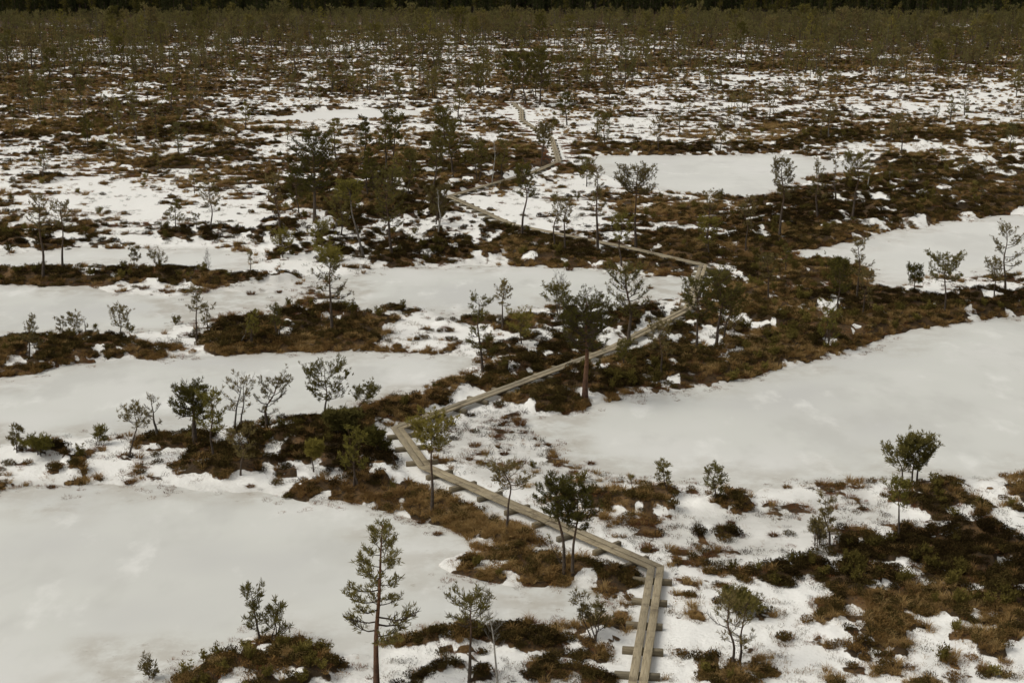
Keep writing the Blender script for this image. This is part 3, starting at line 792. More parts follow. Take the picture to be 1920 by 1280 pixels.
def grow(seed, H, W, cb=.45, style='open', dens=1.0, lean=(0, 0), crook=.04, tr=None, tuft=.13, k=6, bare=.2, detail=1.0, stems=1, leaf='mid', bark='bark', wid=.12):
    """returns dict of part meshes of a tree H m tall with crown half width W m, standing at the origin"""
    rs = np.random.RandomState(seed)
    tr = tr if tr is not None else .016 * H + .012
    trunk, limb = Tubes(), Tubes()
    TP, TD, TS = [], [], []
    for st in range(stems):
        hs_ = H * (1 if st == 0 else rs.uniform(.75, .97))
        sp = np.zeros(3) if st == 0 else np.array([rs.uniform(-1, 1), rs.uniform(-.5, .5), 0]) * W * .28
        fan = np.array([0, 0]) if stems == 1 else rs.uniform(-1, 1, 2) * W * (.35 if style != 'bush' else .7)
        N = 12
        t = np.linspace(0, 1, N)
        ph = rs.uniform(0, 6.28, 4)
        env = np.sin(np.pi * t * .5) ** .8
        ox = crook * H * (np.sin(t * 5.2 + ph[0]) - math.sin(ph[0]) + .5 * np.sin(t * 11 + ph[1]) - .5 * math.sin(ph[1])) * env
        oy = crook * H * (np.sin(t * 4.6 + ph[2]) - math.sin(ph[2]) + .5 * np.sin(t * 9 + ph[3]) - .5 * math.sin(ph[3])) * env
        ox -= ox[-1] * t; oy -= oy[-1] * t
        tp = np.stack([sp[0] * (1 - .2 * t) + (lean[0] + fan[0]) * t ** 1.2 + ox, sp[1] + (lean[1] + fan[1]) * t ** 1.2 + oy, t * hs_ - .10 * (t == 0)], 1)
        rad = tr * (1 if stems == 1 else .75) * (np.clip(1.0 - .86 * t, .08, 1) + .25 * np.exp(-t * 18))
        trunk.add(tp, rad, 7)
        def at(u):
            return np.array([np.interp(u, t, tp[:, i]) for i in range(3)])
        nb = max(5, int((15 if style != 'bush' else 8) * dens * detail ** .5 / stems ** .5 + H * 1.4 * dens))
        if style in ('dead', 'birch'): nb = int((10 if style == 'dead' else 18) * dens)
        for b in range(nb):
            u = (b + rs.uniform(0, 1)) / nb
            h = cb + (1 - cb) * u
            if style == 'open': prof = (1 - u) ** .55 * .92 + .16
            elif style == 'cone': prof = (1 - u) ** .85 + .10
            elif style == 'umbrella': prof = .55 + .55 * math.sin(math.pi * min(1, .2 + u * .62)) if u < .92 else .55
            elif style == 'round': prof = .35 + .75 * math.sin(math.pi * (.12 + .80 * u))
            elif style == 'column': prof = .75 + .3 * math.sin(u * 9)
            elif style == 'bush': prof = .8 - .35 * u
            elif style == 'dead': prof = .35 + .65 * math.sin(math.pi * (.1 + .8 * u)) ** 1
            else: prof = .25 + .8 * (1 - u)
            L = W * prof * rs.uniform(.62, 1.12)
            a = b * 2.399 + rs.uniform(-.5, .5)
            el = {'umbrella': .15 + .75 * u ** 2, 'round': .05 + .8 * u, 'birch': .75, 'dead': .25 + .5 * u, 'bush': .5 + .4 * u}.get(style, -.05 + .75 * u ** 1.5) + rs.uniform(-.18, .18)
            if u > .93 and style not in ('umbrella',): el, L = 1.0, L * .6
            p = at(min(h, .985))
            room = (hs_ * 1.0 - p[2]) / (L * 1.12 + 1e-6)        # no branch overtops the leader
            if math.sin(el) > room: el = math.asin(max(-.1, min(1, room)))
            d0 = np.array([math.cos(a) * math.cos(el), math.sin(a) * math.cos(el), math.sin(el)])
            m = 5
            s_ = np.linspace(0, 1, m)
            pts = p + d0 * (s_ * L)[:, None]
            side = unit(np.cross(d0, [0, 0, 1]))
            pts += side * (rs.uniform(-.16, .16) * L * np.sin(s_ * 3.0))[:, None] + side * (rs.uniform(-.07, .07) * L * np.sin(s_ * 8))[:, None]
            pts[:, 2] += L * ((.20 if style != 'birch' else .1) * s_ ** 2.5 - .08 * np.sin(s_ * 3.14))
            br = max(.006, tr * (.42 if style != 'birch' else .22) * (1 - .55 * h) * min(1.2, L / (W + .01) + .2))
            limb.add(pts, br * np.linspace(1, .28, m), 3)
            alive = style not in ('dead', 'birch') and (rs.uniform() > bare * (1.6 if u < .35 else .5))
            ns = max(3, int((6 + L * 5.0) * detail))
            for j in range(ns):
                q = .28 + .72 * (j + rs.uniform(0, 1)) / ns
                p1 = np.array([np.interp(q, s_, pts[:, i]) for i in range(3)])
                sg = 1 if j % 2 else -1
                fw = unit(pts[min(m - 1, int(q * (m - 1)) + 1)] - pts[max(0, int(q * (m - 1)) - 0)] + 1e-6)
                d1 = unit(fw * .8 + side * sg * rs.uniform(.35, 1.0) + np.array([0, 0, rs.uniform(-.05, .75)]))
                l1 = L * rs.uniform(.16, .36) * (1.25 - .6 * q) + .05
                e1 = p1 + d1 * l1; mid_ = p1 + d1 * l1 * .5 + np.array([0, 0, -.06 * l1])
                e1[2] += .12 * l1
                limb.add([p1, mid_, e1], [br * .42, br * .33, br * .2], 3)
                if style in ('dead', 'birch') or not alive:
                    for w in range(2):
                        d2 = unit(d1 + rs.normal(0, .5, 3)); l2 = l1 * rs.uniform(.3, .7)
                        limb.add([mid_, mid_ + d2 * l2], [br * .25, br * .12], 3)
                    if rs.uniform() < (.75 if style in ('dead', 'birch') else .55): continue
                    if style == 'birch': continue
                nt = max(1, int(round((.5 + 1.15 * dens) * min(1.6, .6 + l1 * 1.6))))
                for w in range(nt):
                    f = 1 - w * .6 / nt + rs.uniform(-.1, .1)
                    TP.append(p1 + (e1 - p1) * f + rs.normal(0, .035 + .05 * dens * l1, 3)); TD.append(unit(d1 + np.array([0, 0, .5]) + rs.normal(0, .3, 3))); TS.append(tuft * rs.uniform(.75, 1.25))
    out = {'trunk': trunk.mesh('trunk', M[bark]), 'branches': limb.mesh('branches', M['twig' if style != 'birch' else bark])}
    if TP:
        out['crown'] = tuft_mesh('crown', rs, np.array(TP), np.array(TD), np.array(TS), k, M[leaf], wid)
    return out
def plant(name, parts, x, y, z, rot=0.0, s=(1, 1, 1)):
    e = link(name, None, None, (x, y, z))
    e.rotation_euler = (0, 0, rot); e.scale = s
    for nm, me in parts.items():
        link(nm, me, e)
    return e

# (kind, foot px, foot row, top px, top row, crown half width px, bare stem fraction, style, leaf, density, options, label)
BP, SP, DP, BI, BU = 'bog_pine', 'pine_sapling', 'dead_pine', 'birch', 'pine_bush'
T = [
 (BP,706,1292,715,988,78,.33,'open','mid',1.25,dict(bark='bark_red',crook=.008,bare=.30,tuft=.12),"tallest foreground pine with a red trunk beside the nearest pond"),
 (SP,488,1200,470,1100,27,.15,'column','mid',1.0,dict(crook=.02,lean0=1),"slender leaning pine sapling on the scrubby islet at the bottom"),
 (BU,517,1200,520,1128,36,.15,'bush','mid',.7,dict(stems=3,bare=.35),"thin many stemmed pine bush next to the leaning sapling on the islet"),
 (SP,282,1280,280,1232,22,.2,'bush','dull',.5,dict(stems=2,bare=.4),"tiny bare twigged sapling left of the scrubby islet at the bottom"),
 (BP,880,1278,888,1123,46,.62,'umbrella','mid',.9,dict(crook=.02,bare=.3),"flat topped thin pine left of the bare birch at the bottom"),
 (BI,933,1285,912,1094,36,.35,'birch','mid',1.2,dict(crook=.015,tr=.03,bark='bark_white'),"bare pale birch sapling at the bottom edge left of the boardwalk"),
 (BU,1118,1192,1120,1118,46,.15,'bush','dull',.8,dict(stems=4,bare=.3),"sparse grey green pine bush left of the foreground boardwalk"),
 (BP,1374,1246,1368,1118,46,.30,'round','dull',.7,dict(stems=1,bare=.5),"nearer of two thin twiggy pines right of the foreground boardwalk"),
 (BP,1386,1242,1402,1128,44,.35,'round','mid',.6,dict(bare=.5),"more slanted of two thin twiggy pines right of the foreground boardwalk"),
 (BU,1385,1152,1380,1118,44,.1,'bush','mid',1.4,dict(stems=4,bare=.05,tuft=.17),"low bright green pine bush above the two thin twiggy pines"),
 (BP,1058,1078,1044,903,44,.58,'umbrella','dark',1.2,dict(crook=.02),"left of two dark crowned pines standing beside the foreground boardwalk"),
 (BP,1073,1074,1084,918,46,.55,'umbrella','dark',1.3,dict(crook=.012),"right of two dark crowned pines standing beside the foreground boardwalk"),
 (DP,1052,1058,1030,1005,10,.4,'dead','mid',.4,dict(tr=.02),"thin leaning dead stem at the feet of the dark pine pair"),
 (BP,950,994,942,874,46,.60,'umbrella','dull',.9,dict(crook=.05,bare=.3),"crooked thin pine by the long boardwalk stretch with a sparse flat crown"),
 (BP,810,962,810,795,52,.72,'umbrella','yellow',1.15,dict(crook=.012,bare=.1),"yellow green flat crowned pine in front of the boardwalk's left bend"),
 (SP,1340,938,1342,879,24,.25,'round','mid',.9,dict(),"small round pine on the round hummock by the largest pond"),
 (SP,1250,917,1246,871,18,.3,'column','mid',.7,dict(crook=.05),"lone sapling leaning on a heather hummock at the largest pond's lower shore"),
 (SP,1187,920,1184,893,12,.3,'dead','mid',.6,dict(tr=.015,bark='bark_grey'),"tiny bare sapling left of the lone leaning sapling on the shore"),
 (BP,1694,905,1678,838,40,.35,'round','mid',1.0,dict(crook=.03,bare=.3),"left trunk of the three pines clumped on the right hummock"),
 (BP,1710,905,1712,828,34,.35,'round','mid',1.3,dict(crook=.02),"middle trunk of the three pines clumped on the right hummock"),
 (BP,1719,904,1728,825,38,.35,'round','mid',1.3,dict(crook=.02),"right trunk of the three pines clumped on the right hummock"),
 (BP,1685,1004,1684,902,28,.52,'round','yellow',.9,dict(crook=.008,tr=.04),"olive pine with a thin straight stem below the clump of three"),
 (SP,1555,1028,1549,934,24,.3,'column','dull',.8,dict(crook=.04),"thin upright pine at the edge of the large dark heath"),
 (BU,1532,1022,1530,973,26,.1,'bush','dull',.6,dict(stems=4,bare=.5),"grey twiggy bush left of the thin pine on the dark heath"),
 (BU,672,905,672,802,44,.22,'bush','yellow',1.0,dict(stems=3,bare=.15),"dense olive pine bush left of the boardwalk's left bend"),
 (BU,640,815,636,768,42,.1,'bush','mid',1.6,dict(stems=4,bare=.05,tuft=.18),"low dense green pine bush behind the olive bush near the bend"),
 (BU,712,850,705,808,32,.1,'bush','dark',1.4,dict(stems=3,tuft=.17),"dark low bush between the olive bush and the boardwalk bend"),
 (SP,588,884,588,833,17,.55,'umbrella','yellow',1.6,dict(crook=.05),"tiny yellow green umbrella pine left of the olive bush"),
 (BP,451,893,450,808,36,.35,'round','dull',.8,dict(crook=.05,bare=.35),"low olive brown spreading pine in front of the crooked pine row"),
 (BP,400,854,396,740,32,.40,'column','yellow',1.1,dict(crook=.03),"yellow green pine standing just right of the dense dark pine"),
 (BP,365,828,365,729,40,.45,'umbrella','dark',1.7,dict(tr=.11,crook=.02),"dense dark umbrella pine with a thick trunk in the crooked row"),
 (DP,440,803,452,705,44,.25,'dead','dull',1.2,dict(bark='bark_grey',crook=.02),"tall nearly bare grey pine in the crooked row"),
 (DP,452,802,458,716,36,.35,'dead','dull',.9,dict(bark='bark_grey',crook=.02),"thinner grey bare pine just right of the tall nearly bare one"),
 (BP,499,806,524,712,38,.3,'round','dull',.9,dict(crook=.07,bare=.4,tr=.07),"strongly twisted pine between the bare pines and a dark flat pine"),
 (BP,610,790,608,694,46,.35,'umbrella','dark',1.1,dict(crook=.03,bare=.25),"dark flat pine at the right end of the crooked row"),
 (BP,668,778,692,729,34,.5,'umbrella','mid',1.0,dict(crook=.05),"small pine leaning right over the pond beside golden sedge"),
 (DP,293,820,288,741,24,.3,'dead','dull',.8,dict(crook=.06,bark='bark_grey',tr=.06),"broken topped snag with low green tufts at the left of the row"),
 (BP,242,856,252,766,32,.6,'umbrella','dull',.9,dict(crook=.06,bare=.35),"small crooked flat pine left of the broken snag"),
 (BU,185,834,185,803,22,.1,'bush','mid',.8,dict(stems=3),"small pine bush on its own hummock by the narrow pond"),
 (SP,32,848,30,805,17,.3,'column','dull',.7,dict(),"leftmost tiny sapling on the snowy shore below the narrow pond"),
 (BU,70,850,70,817,34,.1,'bush','yellow',1.2,dict(stems=4),"yellow green bush beside the leftmost tiny sapling"),
 (BP,1097,728,1100,551,62,.48,'umbrella','dark',1.7,dict(tr=.13,crook=.01,bark='bark_red'),"broad dark umbrella pine with a thick trunk in front of the boardwalk"),
 (BP,1179,648,1172,502,54,.35,'round','mid',1.2,dict(tr=.10,crook=.03,bare=.25),"tall open pine right behind the broad dark umbrella pine"),
 (BP,1170,690,1172,640,26,.1,'bush','dark',1.2,dict(stems=2),"dark low pine by the boardwalk under the tall open pine"),
 (BI,1052,588,1050,507,30,.1,'birch','mid',1.1,dict(stems=4,bark='bark_grey',tr=.03),"bare many stemmed birch on the shore of the middle pond"),
 (BP,1046,600,1045,538,34,.5,'umbrella','mid',1.1,dict(crook=.04),"low flat pine growing with the bare many stemmed birch"),
 (BP,943,610,946,526,20,.52,'round','dull',1.0,dict(crook=.03),"thin pine with a small oval crown against the middle pond"),
 (BP,905,695,898,558,34,.28,'column','dark',1.1,dict(crook=.02),"dark ragged pine at the tip of the narrow pond"),
 (BP,978,645,976,590,36,.25,'round','yellow',1.1,dict(),"low olive pine right of the dark ragged pine"),
 (BP,1305,664,1302,530,36,.45,'round','dark',1.3,dict(crook=.02),"left dark pine hiding the boardwalk at its right bend"),
 (BP,1343,648,1350,512,42,.42,'round','mid',1.4,dict(tr=.08),"middle pine of the three at the boardwalk's right bend"),
 (BP,1357,640,1366,540,36,.45,'round','dark',1.1,dict(),"right thinner pine of the three at the boardwalk's right bend"),
 (SP,1376,626,1378,588,17,.2,'round','dull',.9,dict(),"small pine right of the three pines at the bend"),
 (BP,1240,690,1242,598,32,.4,'round','dull',.9,dict(crook=.03),"dim olive pine in the dark heath below the right bend"),
 (BP,623,618,617,475,40,.40,'open','dull',1.1,dict(crook=.012,tr=.08,bare=.5,cap='yellow'),"tall lone pine with a yellow green cap over the middle left hummock"),
 (BP,369,640,366,542,18,.55,'column','dull',.9,dict(crook=.02),"slim pine on the left edge of the middle left hummock"),
 (SP,390,622,390,578,13,.2,'column','dull',.6,dict(),"faint twiggy sapling right of the slim pine"),
 (SP,228,636,218,584,24,.3,'umbrella','dull',1.0,dict(crook=.06),"small wind bent pine on the spit of the left pond"),
 (SP,161,631,158,594,7,.3,'dead','dull',.5,dict(tr=.035,bark='bark_grey'),"short bare stump like stem among the four tiny saplings"),
 (SP,137,630,138,591,17,.35,'umbrella','dull',.8,dict(),"tallest of the four tiny saplings on the left spit"),
 (SP,113,630,112,597,11,.2,'column','dull',.6,dict(),"thinnest of the four tiny saplings on the left spit"),
 (SP,180,631,180,611,8,.2,'bush','mid',.6,dict(),"smallest of the four tiny saplings on the left spit"),
 (BP,55,672,58,594,22,.3,'cone','dull',1.0,dict(crook=.02),"small conical pine at the left edge behind the narrow pond"),
 (BU,474,664,476,600,22,.2,'bush','yellow',1.0,dict(stems=2),"bright yellow green pine bush on the middle left hummock"),
 (BU,520,656,520,596,24,.15,'bush','mid',1.0,dict(stems=3),"olive bush right of the bright yellow green bush"),
 (DP,450,632,468,585,14,.5,'dead','dull',.6,dict(bark='bark_grey'),"grey dead stem leaning right above the yellow green bush"),
 (BU,1553,660,1552,572,34,.15,'bush','yellow',.9,dict(stems=3,bare=.15),"yellowish bushy pine above the far shore of the largest pond"),
 (BP,1606,562,1608,451,26,.40,'column','dull',1.0,dict(crook=.02),"thin tall pine on the tongue of land by the right pond"),
 (BP,1572,588,1577,487,34,.40,'round','dark',1.5,dict(),"dense dark pine left of the thin tall pine on the tongue"),
 (BP,1618,590,1622,510,20,.3,'round','dull',.9,dict(),"ragged brownish pine behind the dense dark pine"),
 (BP,1440,562,1440,480,22,.45,'round','dull',.8,dict(crook=.02),"small lone pine on a heath patch right of the boardwalk bend"),
 (SP,1473,512,1472,467,13,.3,'column','mid',.8,dict(),"tiny sapling at the tip of the right pond"),
 (BP,1714,548,1715,501,20,.35,'round','dark',1.2,dict(crook=.04),"small dark round pine against the right pond"),
 (BP,1771,586,1772,481,37,.55,'umbrella','mid',1.3,dict(crook=.015),"flat crowned pine against the right pond"),
 (BP,1885,545,1888,427,40,.3,'round','dull',.9,dict(crook=.03,bare=.35),"tall two tiered pine near the right edge by the pond"),
 (SP,1864,560,1862,490,20,.45,'umbrella','dull',1.0,dict(crook=.03),"small flat pine left of the two tiered pine"),
 (BP,1192,470,1196,319,44,.70,'umbrella','dull',1.3,dict(tr=.10,crook=.015,bare=.1),"bare trunked umbrella pine before the snow white pond"),
 (BP,1121,468,1119,314,23,.45,'column','dull',1.0,dict(crook=.012),"slim tall pine left of the bare trunked umbrella pine"),
 (BP,1165,500,1163,404,24,.45,'round','yellow',1.1,dict(),"small olive pine growing against the boardwalk below the umbrella pine"),
 (BP,1461,445,1468,302,31,.50,'round','dull',1.3,dict(tr=.09,crook=.03),"round crowned pine before the right end of the snow white pond"),
 (BP,1532,415,1533,311,24,.40,'cone','dull',1.0,dict(),"thin conical pine right of the round crowned pine"),
 (BP,1567,374,1565,288,10,.4,'column','dull',.6,dict(),"very thin pine between the conical pine and a flat dark pine"),
 (BP,1598,410,1601,292,32,.58,'umbrella','mid',1.2,dict(),"flat dark pine at the edge of the right scrub"),
 (BI,1626,355,1628,290,14,.4,'birch','mid',.7,dict(bark='bark_white',tr=.05),"pale thin birch stem behind the flat dark pine"),
 (BP,590,412,588,250,46,.32,'round','dark',2.0,dict(tr=.13,crook=.008),"biggest dense dark pine at the left end of the central grove"),
 (BP,526,455,518,325,24,.55,'round','dull',.9,dict(crook=.02),"thin sparse pine left of the biggest dense grove pine"),
 (BP,682,478,648,340,26,.75,'umbrella','yellow',1.3,dict(crook=.03,tr=.09,bark='bark_grey'),"pale trunked pine arching left in front of the central grove"),
 (BP,735,480,736,318,42,.35,'round','mid',1.3,dict(),"middle green pine in front of the central grove"),
 (BP,725,318,728,209,26,.35,'column','dark',1.4,dict(),"left of two tall twin pines rising behind the grove"),
 (BP,741,322,748,221,26,.4,'column','dark',1.4,dict(),"right of two tall twin pines rising behind the grove"),
 (BP,684,300,682,219,20,.3,'cone','dark',1.3,dict(),"small dark pine left of the tall twin pines"),
 (BP,690,368,692,276,32,.2,'cone','dark',1.7,dict(),"dense dark pine below the tall twin pines"),
 (BP,830,310,826,204,28,.3,'round','dark',1.6,dict(),"left of the pair of dark pines in the grove's right half"),
 (BP,849,322,850,224,28,.35,'column','dark',1.4,dict(),"right of the pair of dark pines in the grove's right half"),
 (BI,822,440,820,355,10,.6,'birch','mid',.6,dict(bark='bark_white',tr=.05),"pale birch trunk in front of the grove near the boardwalk corner"),
 (BI,922,350,927,262,14,.55,'birch','mid',.8,dict(bark='bark_white',tr=.05,crook=.02),"pale crooked birch at the right side of the grove"),
 (BP,766,358,768,275,24,.3,'round','mid',1.3,dict(),"round pine between the twin pines and the dark pair"),
 (BP,812,356,815,264,22,.35,'round','mid',1.2,dict(),"pine just left of the dark pair in the grove"),
 (BP,893,342,896,264,24,.35,'round','mid',1.0,dict(stems=2),"forked pine left of the pale crooked birch"),
 (BP,940,335,942,265,18,.3,'column','mid',1.0,dict(),"small pine right of the pale crooked birch"),
 (BP,818,420,820,348,34,.1,'bush','dull',1.5,dict(stems=3),"brownish bushy pine at the grove's right front"),
 (BP,640,440,642,360,30,.2,'round','mid',1.4,dict(),"green pine between the arching pine and the biggest dense one"),
 (BP,560,400,556,322,26,.2,'round','dark',1.4,dict(),"dark pine hugging the left side of the biggest grove pine"),
 (BP,978,442,979,312,30,.55,'round','dark',1.3,dict(),"dark pine standing over the boardwalk right of its far left corner"),
 (BP,1015,312,1016,234,22,.5,'round','dull',1.2,dict(stems=2),"two stemmed pine right next to the far boardwalk stretch"),
 (BP,395,432,392,344,24,.5,'round','dull',.9,dict(crook=.03),"lone small pine on the open snow left of the grove"),
 (SP,330,428,332,377,20,.25,'cone','mid',1.0,dict(),"short conical pine left of the lone small pine"),
 (SP,370,428,368,402,14,.2,'bush','dull',.8,dict(stems=2),"tiny bush between the conical pine and the lone small pine"),
 (BP,80,512,74,360,24,.58,'round','dull',1.0,dict(crook=.02),"left of two tall bare trunked pines at the left edge"),
 (BP,118,508,114,384,24,.62,'umbrella','dull',.9,dict(crook=.012),"right of two tall bare trunked pines at the left edge"),
 (SP,80,332,82,275,17,.3,'cone','mid',1.0,dict(),"small pine on the snow above the two tall bare trunked pines"),
 (SP,250,500,250,466,12,.3,'column','dull',.9,dict(),"small pine behind the ice strip's near bank"),
 (BU,292,502,294,473,26,.2,'bush','dull',.8,dict(stems=3,bare=.3),"low spreading bush right of the small pine on the bank"),
 (BI,390,514,390,465,12,.2,'birch','mid',.9,dict(stems=3,bark='bark_grey',tr=.02),"bare twiggy birch shoot at the end of the ice strip"),
 (SP,470,505,468,472,14,.3,'bush','dull',.8,dict(),"small bush at the right end of the ice strip"),
 (BP,530,480,528,430,28,.2,'round','yellow',1.0,dict(),"olive bush like pine in the heath below the grove"),
 (BP,600,492,602,420,30,.2,'round','yellow',1.2,dict(),"olive rounded pine above the lone capped pine"),
 (BP,960,186,958,100,24,.3,'round','dark',1.7,dict(),"left of the dark far pine clump beyond the boardwalk's end"),
 (BP,985,196,985,104,24,.4,'round','dark',1.7,dict(),"middle of the dark far pine clump beyond the boardwalk's end"),
 (BP,1012,198,1014,94,28,.3,'round','dark',1.8,dict(),"tallest of the dark far pine clump beyond the boardwalk's end"),
 (BP,900,184,899,122,20,.3,'round','mid',1.4,dict(),"far pine left of the dark far clump"),
 (BP,1040,470,1042,370,16,.5,'round','dull',.9,dict(),"small pine left of the slim tall pine above the boardwalk"),
 (BP,1060,468,1062,372,16,.5,'round','dull',.9,dict(),"companion pine nearest the slim tall pine above the boardwalk"),
 (BP,1325,450,1326,362,22,.45,'umbrella','dull',.7,dict(bare=.4),"sparse pine in the heath right of the umbrella pine"),
 (BP,1330,478,1332,412,32,.3,'round','yellow',1.3,dict(),"bushy olive pine by the heath right of the umbrella pine"),
 (BP,1410,430,1408,366,18,.4,'round','dull',.8,dict(),"thin pine left of the round crowned pine"),
 (BP,1398,470,1396,385,14,.5,'round','dull',.7,dict(),"slight pine in the snow left of the round crowned pine"),
 (BP,1690,290,1688,215,20,.4,'round','dull',1.0,dict(),"pine on the snow beyond the right scrub"),
 (BP,1235,280,1236,218,16,.45,'round','dull',.7,dict(stems=2),"sparse twin stemmed pine on the far bank of the white pond"),
 (BP,1350,282,1352,228,20,.25,'cone','dull',1.1,dict(),"dark little pine on the far bank of the white pond"),
 (BP,1100,350,1100,300,20,.3,'round','mid',1.1,dict(),"green pine at the left end of the white pond"),
]
def style_name(t): return t
placed = []
for i, (kind, bx, by, tx, ty, wpx, cb, style, leaf, dens, opt, label) in enumerate(T):
    opt = dict(opt); cap = opt.pop('cap', None); opt.pop('lean0', None)
    x, y = (float(v) for v in unproj(bx, by, .2))
    z = ground_z(x, y)
    x, y = (float(v) for v in unproj(bx, by, z)); z = ground_z(x, y)
    Hh = pole_height(bx, by, ty, z)
    dist = math.sqrt(x * x + y * y + CAM_H ** 2)
    mpp = dist / FPX
    W = max(.12, wpx * mpp * .86)
    lean = ((tx - bx) * mpp - x / max(y, 1) * 0.0, random.Random(i).uniform(-.05, .05) * Hh)
    # a leaning top keeps its traced side offset; perspective already spreads verticals outward
    vx = 960 + FPX * x / (y * CT + (CAM_H - z - Hh) * ST)
    lean = ((tx - vx) * mpp, lean[1])
    tuft = opt.pop('tuft', None) or np.interp(dist, [35, 60, 120, 200], [.12, .13, .165, .22])
    det = float(np.interp(dist, [40, 80, 150], [1.25, 1.0, .7]))
    parts = grow(100 + i, Hh, W, cb, style, dens, lean, tuft=float(tuft), detail=det, leaf=leaf, k=12 if dist < 60 else 9, wid=float(np.interp(dist, [40, 80, 140], [.08, .10, .14])), **opt)
    if cap:                                        # the crown's top grows denser, yellower shoots
        p2 = grow(900 + i, Hh * .30, W * .75, .35, 'umbrella', 1.8, (0, 0), tuft=float(tuft), detail=.9, leaf=cap, k=8, wid=.09)
        me = p2['crown']; me.transform(__import__('mathutils').Matrix.Translation((lean[0], lean[1], Hh * .72)))
        parts['crown_top'] = me
    e = plant(kind, parts, x, y, z)
    grp = {BP: 'pines of the open bog', SP: 'pine saplings of the bog', DP: 'dead pines', BI: 'bare birches', BU: 'pine bushes'}[kind]
    tag(e, label, {BP: 'pine', SP: 'sapling', DP: 'dead tree', BI: 'birch', BU: 'bush'}[kind], grp)
    placed.append((x, y, kind))

# ------------------------------------------------------------------ further pines spread over the bog: nearest ones singly, the rest as a far mass
protos = []
for k in range(14):
    st = ['round', 'cone', 'umbrella', 'round', 'column', 'cone', 'round'][k % 7]
    lf = ['far', 'mid', 'dull', 'mid', 'far', 'yellow', 'dark'][k % 7]
    protos.append(grow(500 + k, 3.2, .75, [.35, .2, .5, .15, .4, .25, .3][k % 7], st, [1.0, 1.1, 1.2, 1.4, .8, 1.1, 1.4][k % 7], crook=.03, tuft=.21, k=6, detail=.6, leaf=lf, bark='bark_grey' if k % 5 == 4 else 'bark'))
rs2 = np.random.RandomState(23)
a = math.radians(24)
def ring_points(r0, r1, dens):
    n = int(dens * a * (r1 * r1 - r0 * r0))
    r = np.sqrt(rs2.uniform(r0 * r0, r1 * r1, n)); t = rs2.uniform(-a, a, n)
    return r * np.sin(t), r * np.cos(t)
X, Y = [], []
for r0, r1, d in ((60, 120, .010), (120, 170, .052), (170, 250, .075), (250, 300, .10), (300, 400, .11), (400, 490, .06)):
    x, y = ring_points(r0, r1, d); X.append(x); Y.append(y)
X, Y = np.concatenate(X), np.concatenate(Y)
f = fields(X, Y)
grove = uni(fbm(X / 22, Y / 22, 61, 3))
ok = (f['pond'] < -.5) & (f['pd'] > 1.0 + 2.0 * (f['r'] > 100)) & (rs2.uniform(0, 1, len(X)) < np.clip(f['dens'] * 1.5 - .12, .03, 1) * (.35 + 1.1 * grove)) & ((f['veg'] > .45) | (rs2.uniform(0, 1, len(X)) < .25))
inframe = (f['px'] > -60) & (f['px'] < 1980)
X, Y, Z, PX, PY = X[ok], Y[ok], f['z'][ok], f['px'][ok], f['py'][ok]
RR = np.hypot(X, Y)
HT = np.interp(RR, [60, 130, 200, 300, 400, 530], [1.2, 1.9, 2.5, 3.3, 4.2, 3.6]) * np.clip(rs2.lognormal(0, .33, len(X)), .5, 2.0)
HT = np.where(RR > 390, np.minimum(HT, np.interp(RR, [390, 520], [4.6, 2.6])), HT)
vis = (PX > -20) & (PX < 1940)
order = np.argsort(-(HT / RR) * vis)
n_hand = sum(1 for p in placed if p[2] == BP)
single = order[:300 - n_hand]
def where(px, py):
    if py > 330: v = "in the heath"
    elif py > 230: v = "on the snow patched bog"
    elif py > 150: v = "in the far bog"
    else: v = "near the forest edge"
    if px < 170: h = "by the left edge"
    elif px < 480: h = "in the left part"
    elif px < 780: h = "above the central grove" if py < 300 else "about the central grove"
    elif px < 960: h = "left of the boardwalk's far end"
    elif px < 1110: h = "right of the boardwalk's far end"
    elif px < 1440: h = "above the white pond" if py < 290 else "below the white pond"
    elif px < 1720: h = "in the right part"
    else: h = "by the right edge"
    return v + " " + h
TONE = ['dull', 'olive green', 'dull flat crowned', 'green bushy', 'sparse thin', 'yellowish conical', 'dark']
mask = np.ones(len(X), bool)
singles = []
for j in single:
    k = int(rs2.randint(0, 14))
    s = HT[j] / 3.2
    w = s * rs2.uniform(.85, 1.25)
    e = plant(BP, protos[k], float(X[j]), float(Y[j]), float(Z[j]), rs2.uniform(0, 6.28), (w, w, s))
    sz = "tall" if HT[j] > 5 else "medium" if HT[j] > 3.4 else "small"
    tag(e, "%s %s pine %s" % (sz, TONE[k % 7], where(PX[j], PY[j])), 'pine', '%s %s pines %s' % (sz, TONE[k % 7], where(PX[j], PY[j])))
    singles.append((e['label'], PX[j], e))
    mask[j] = False

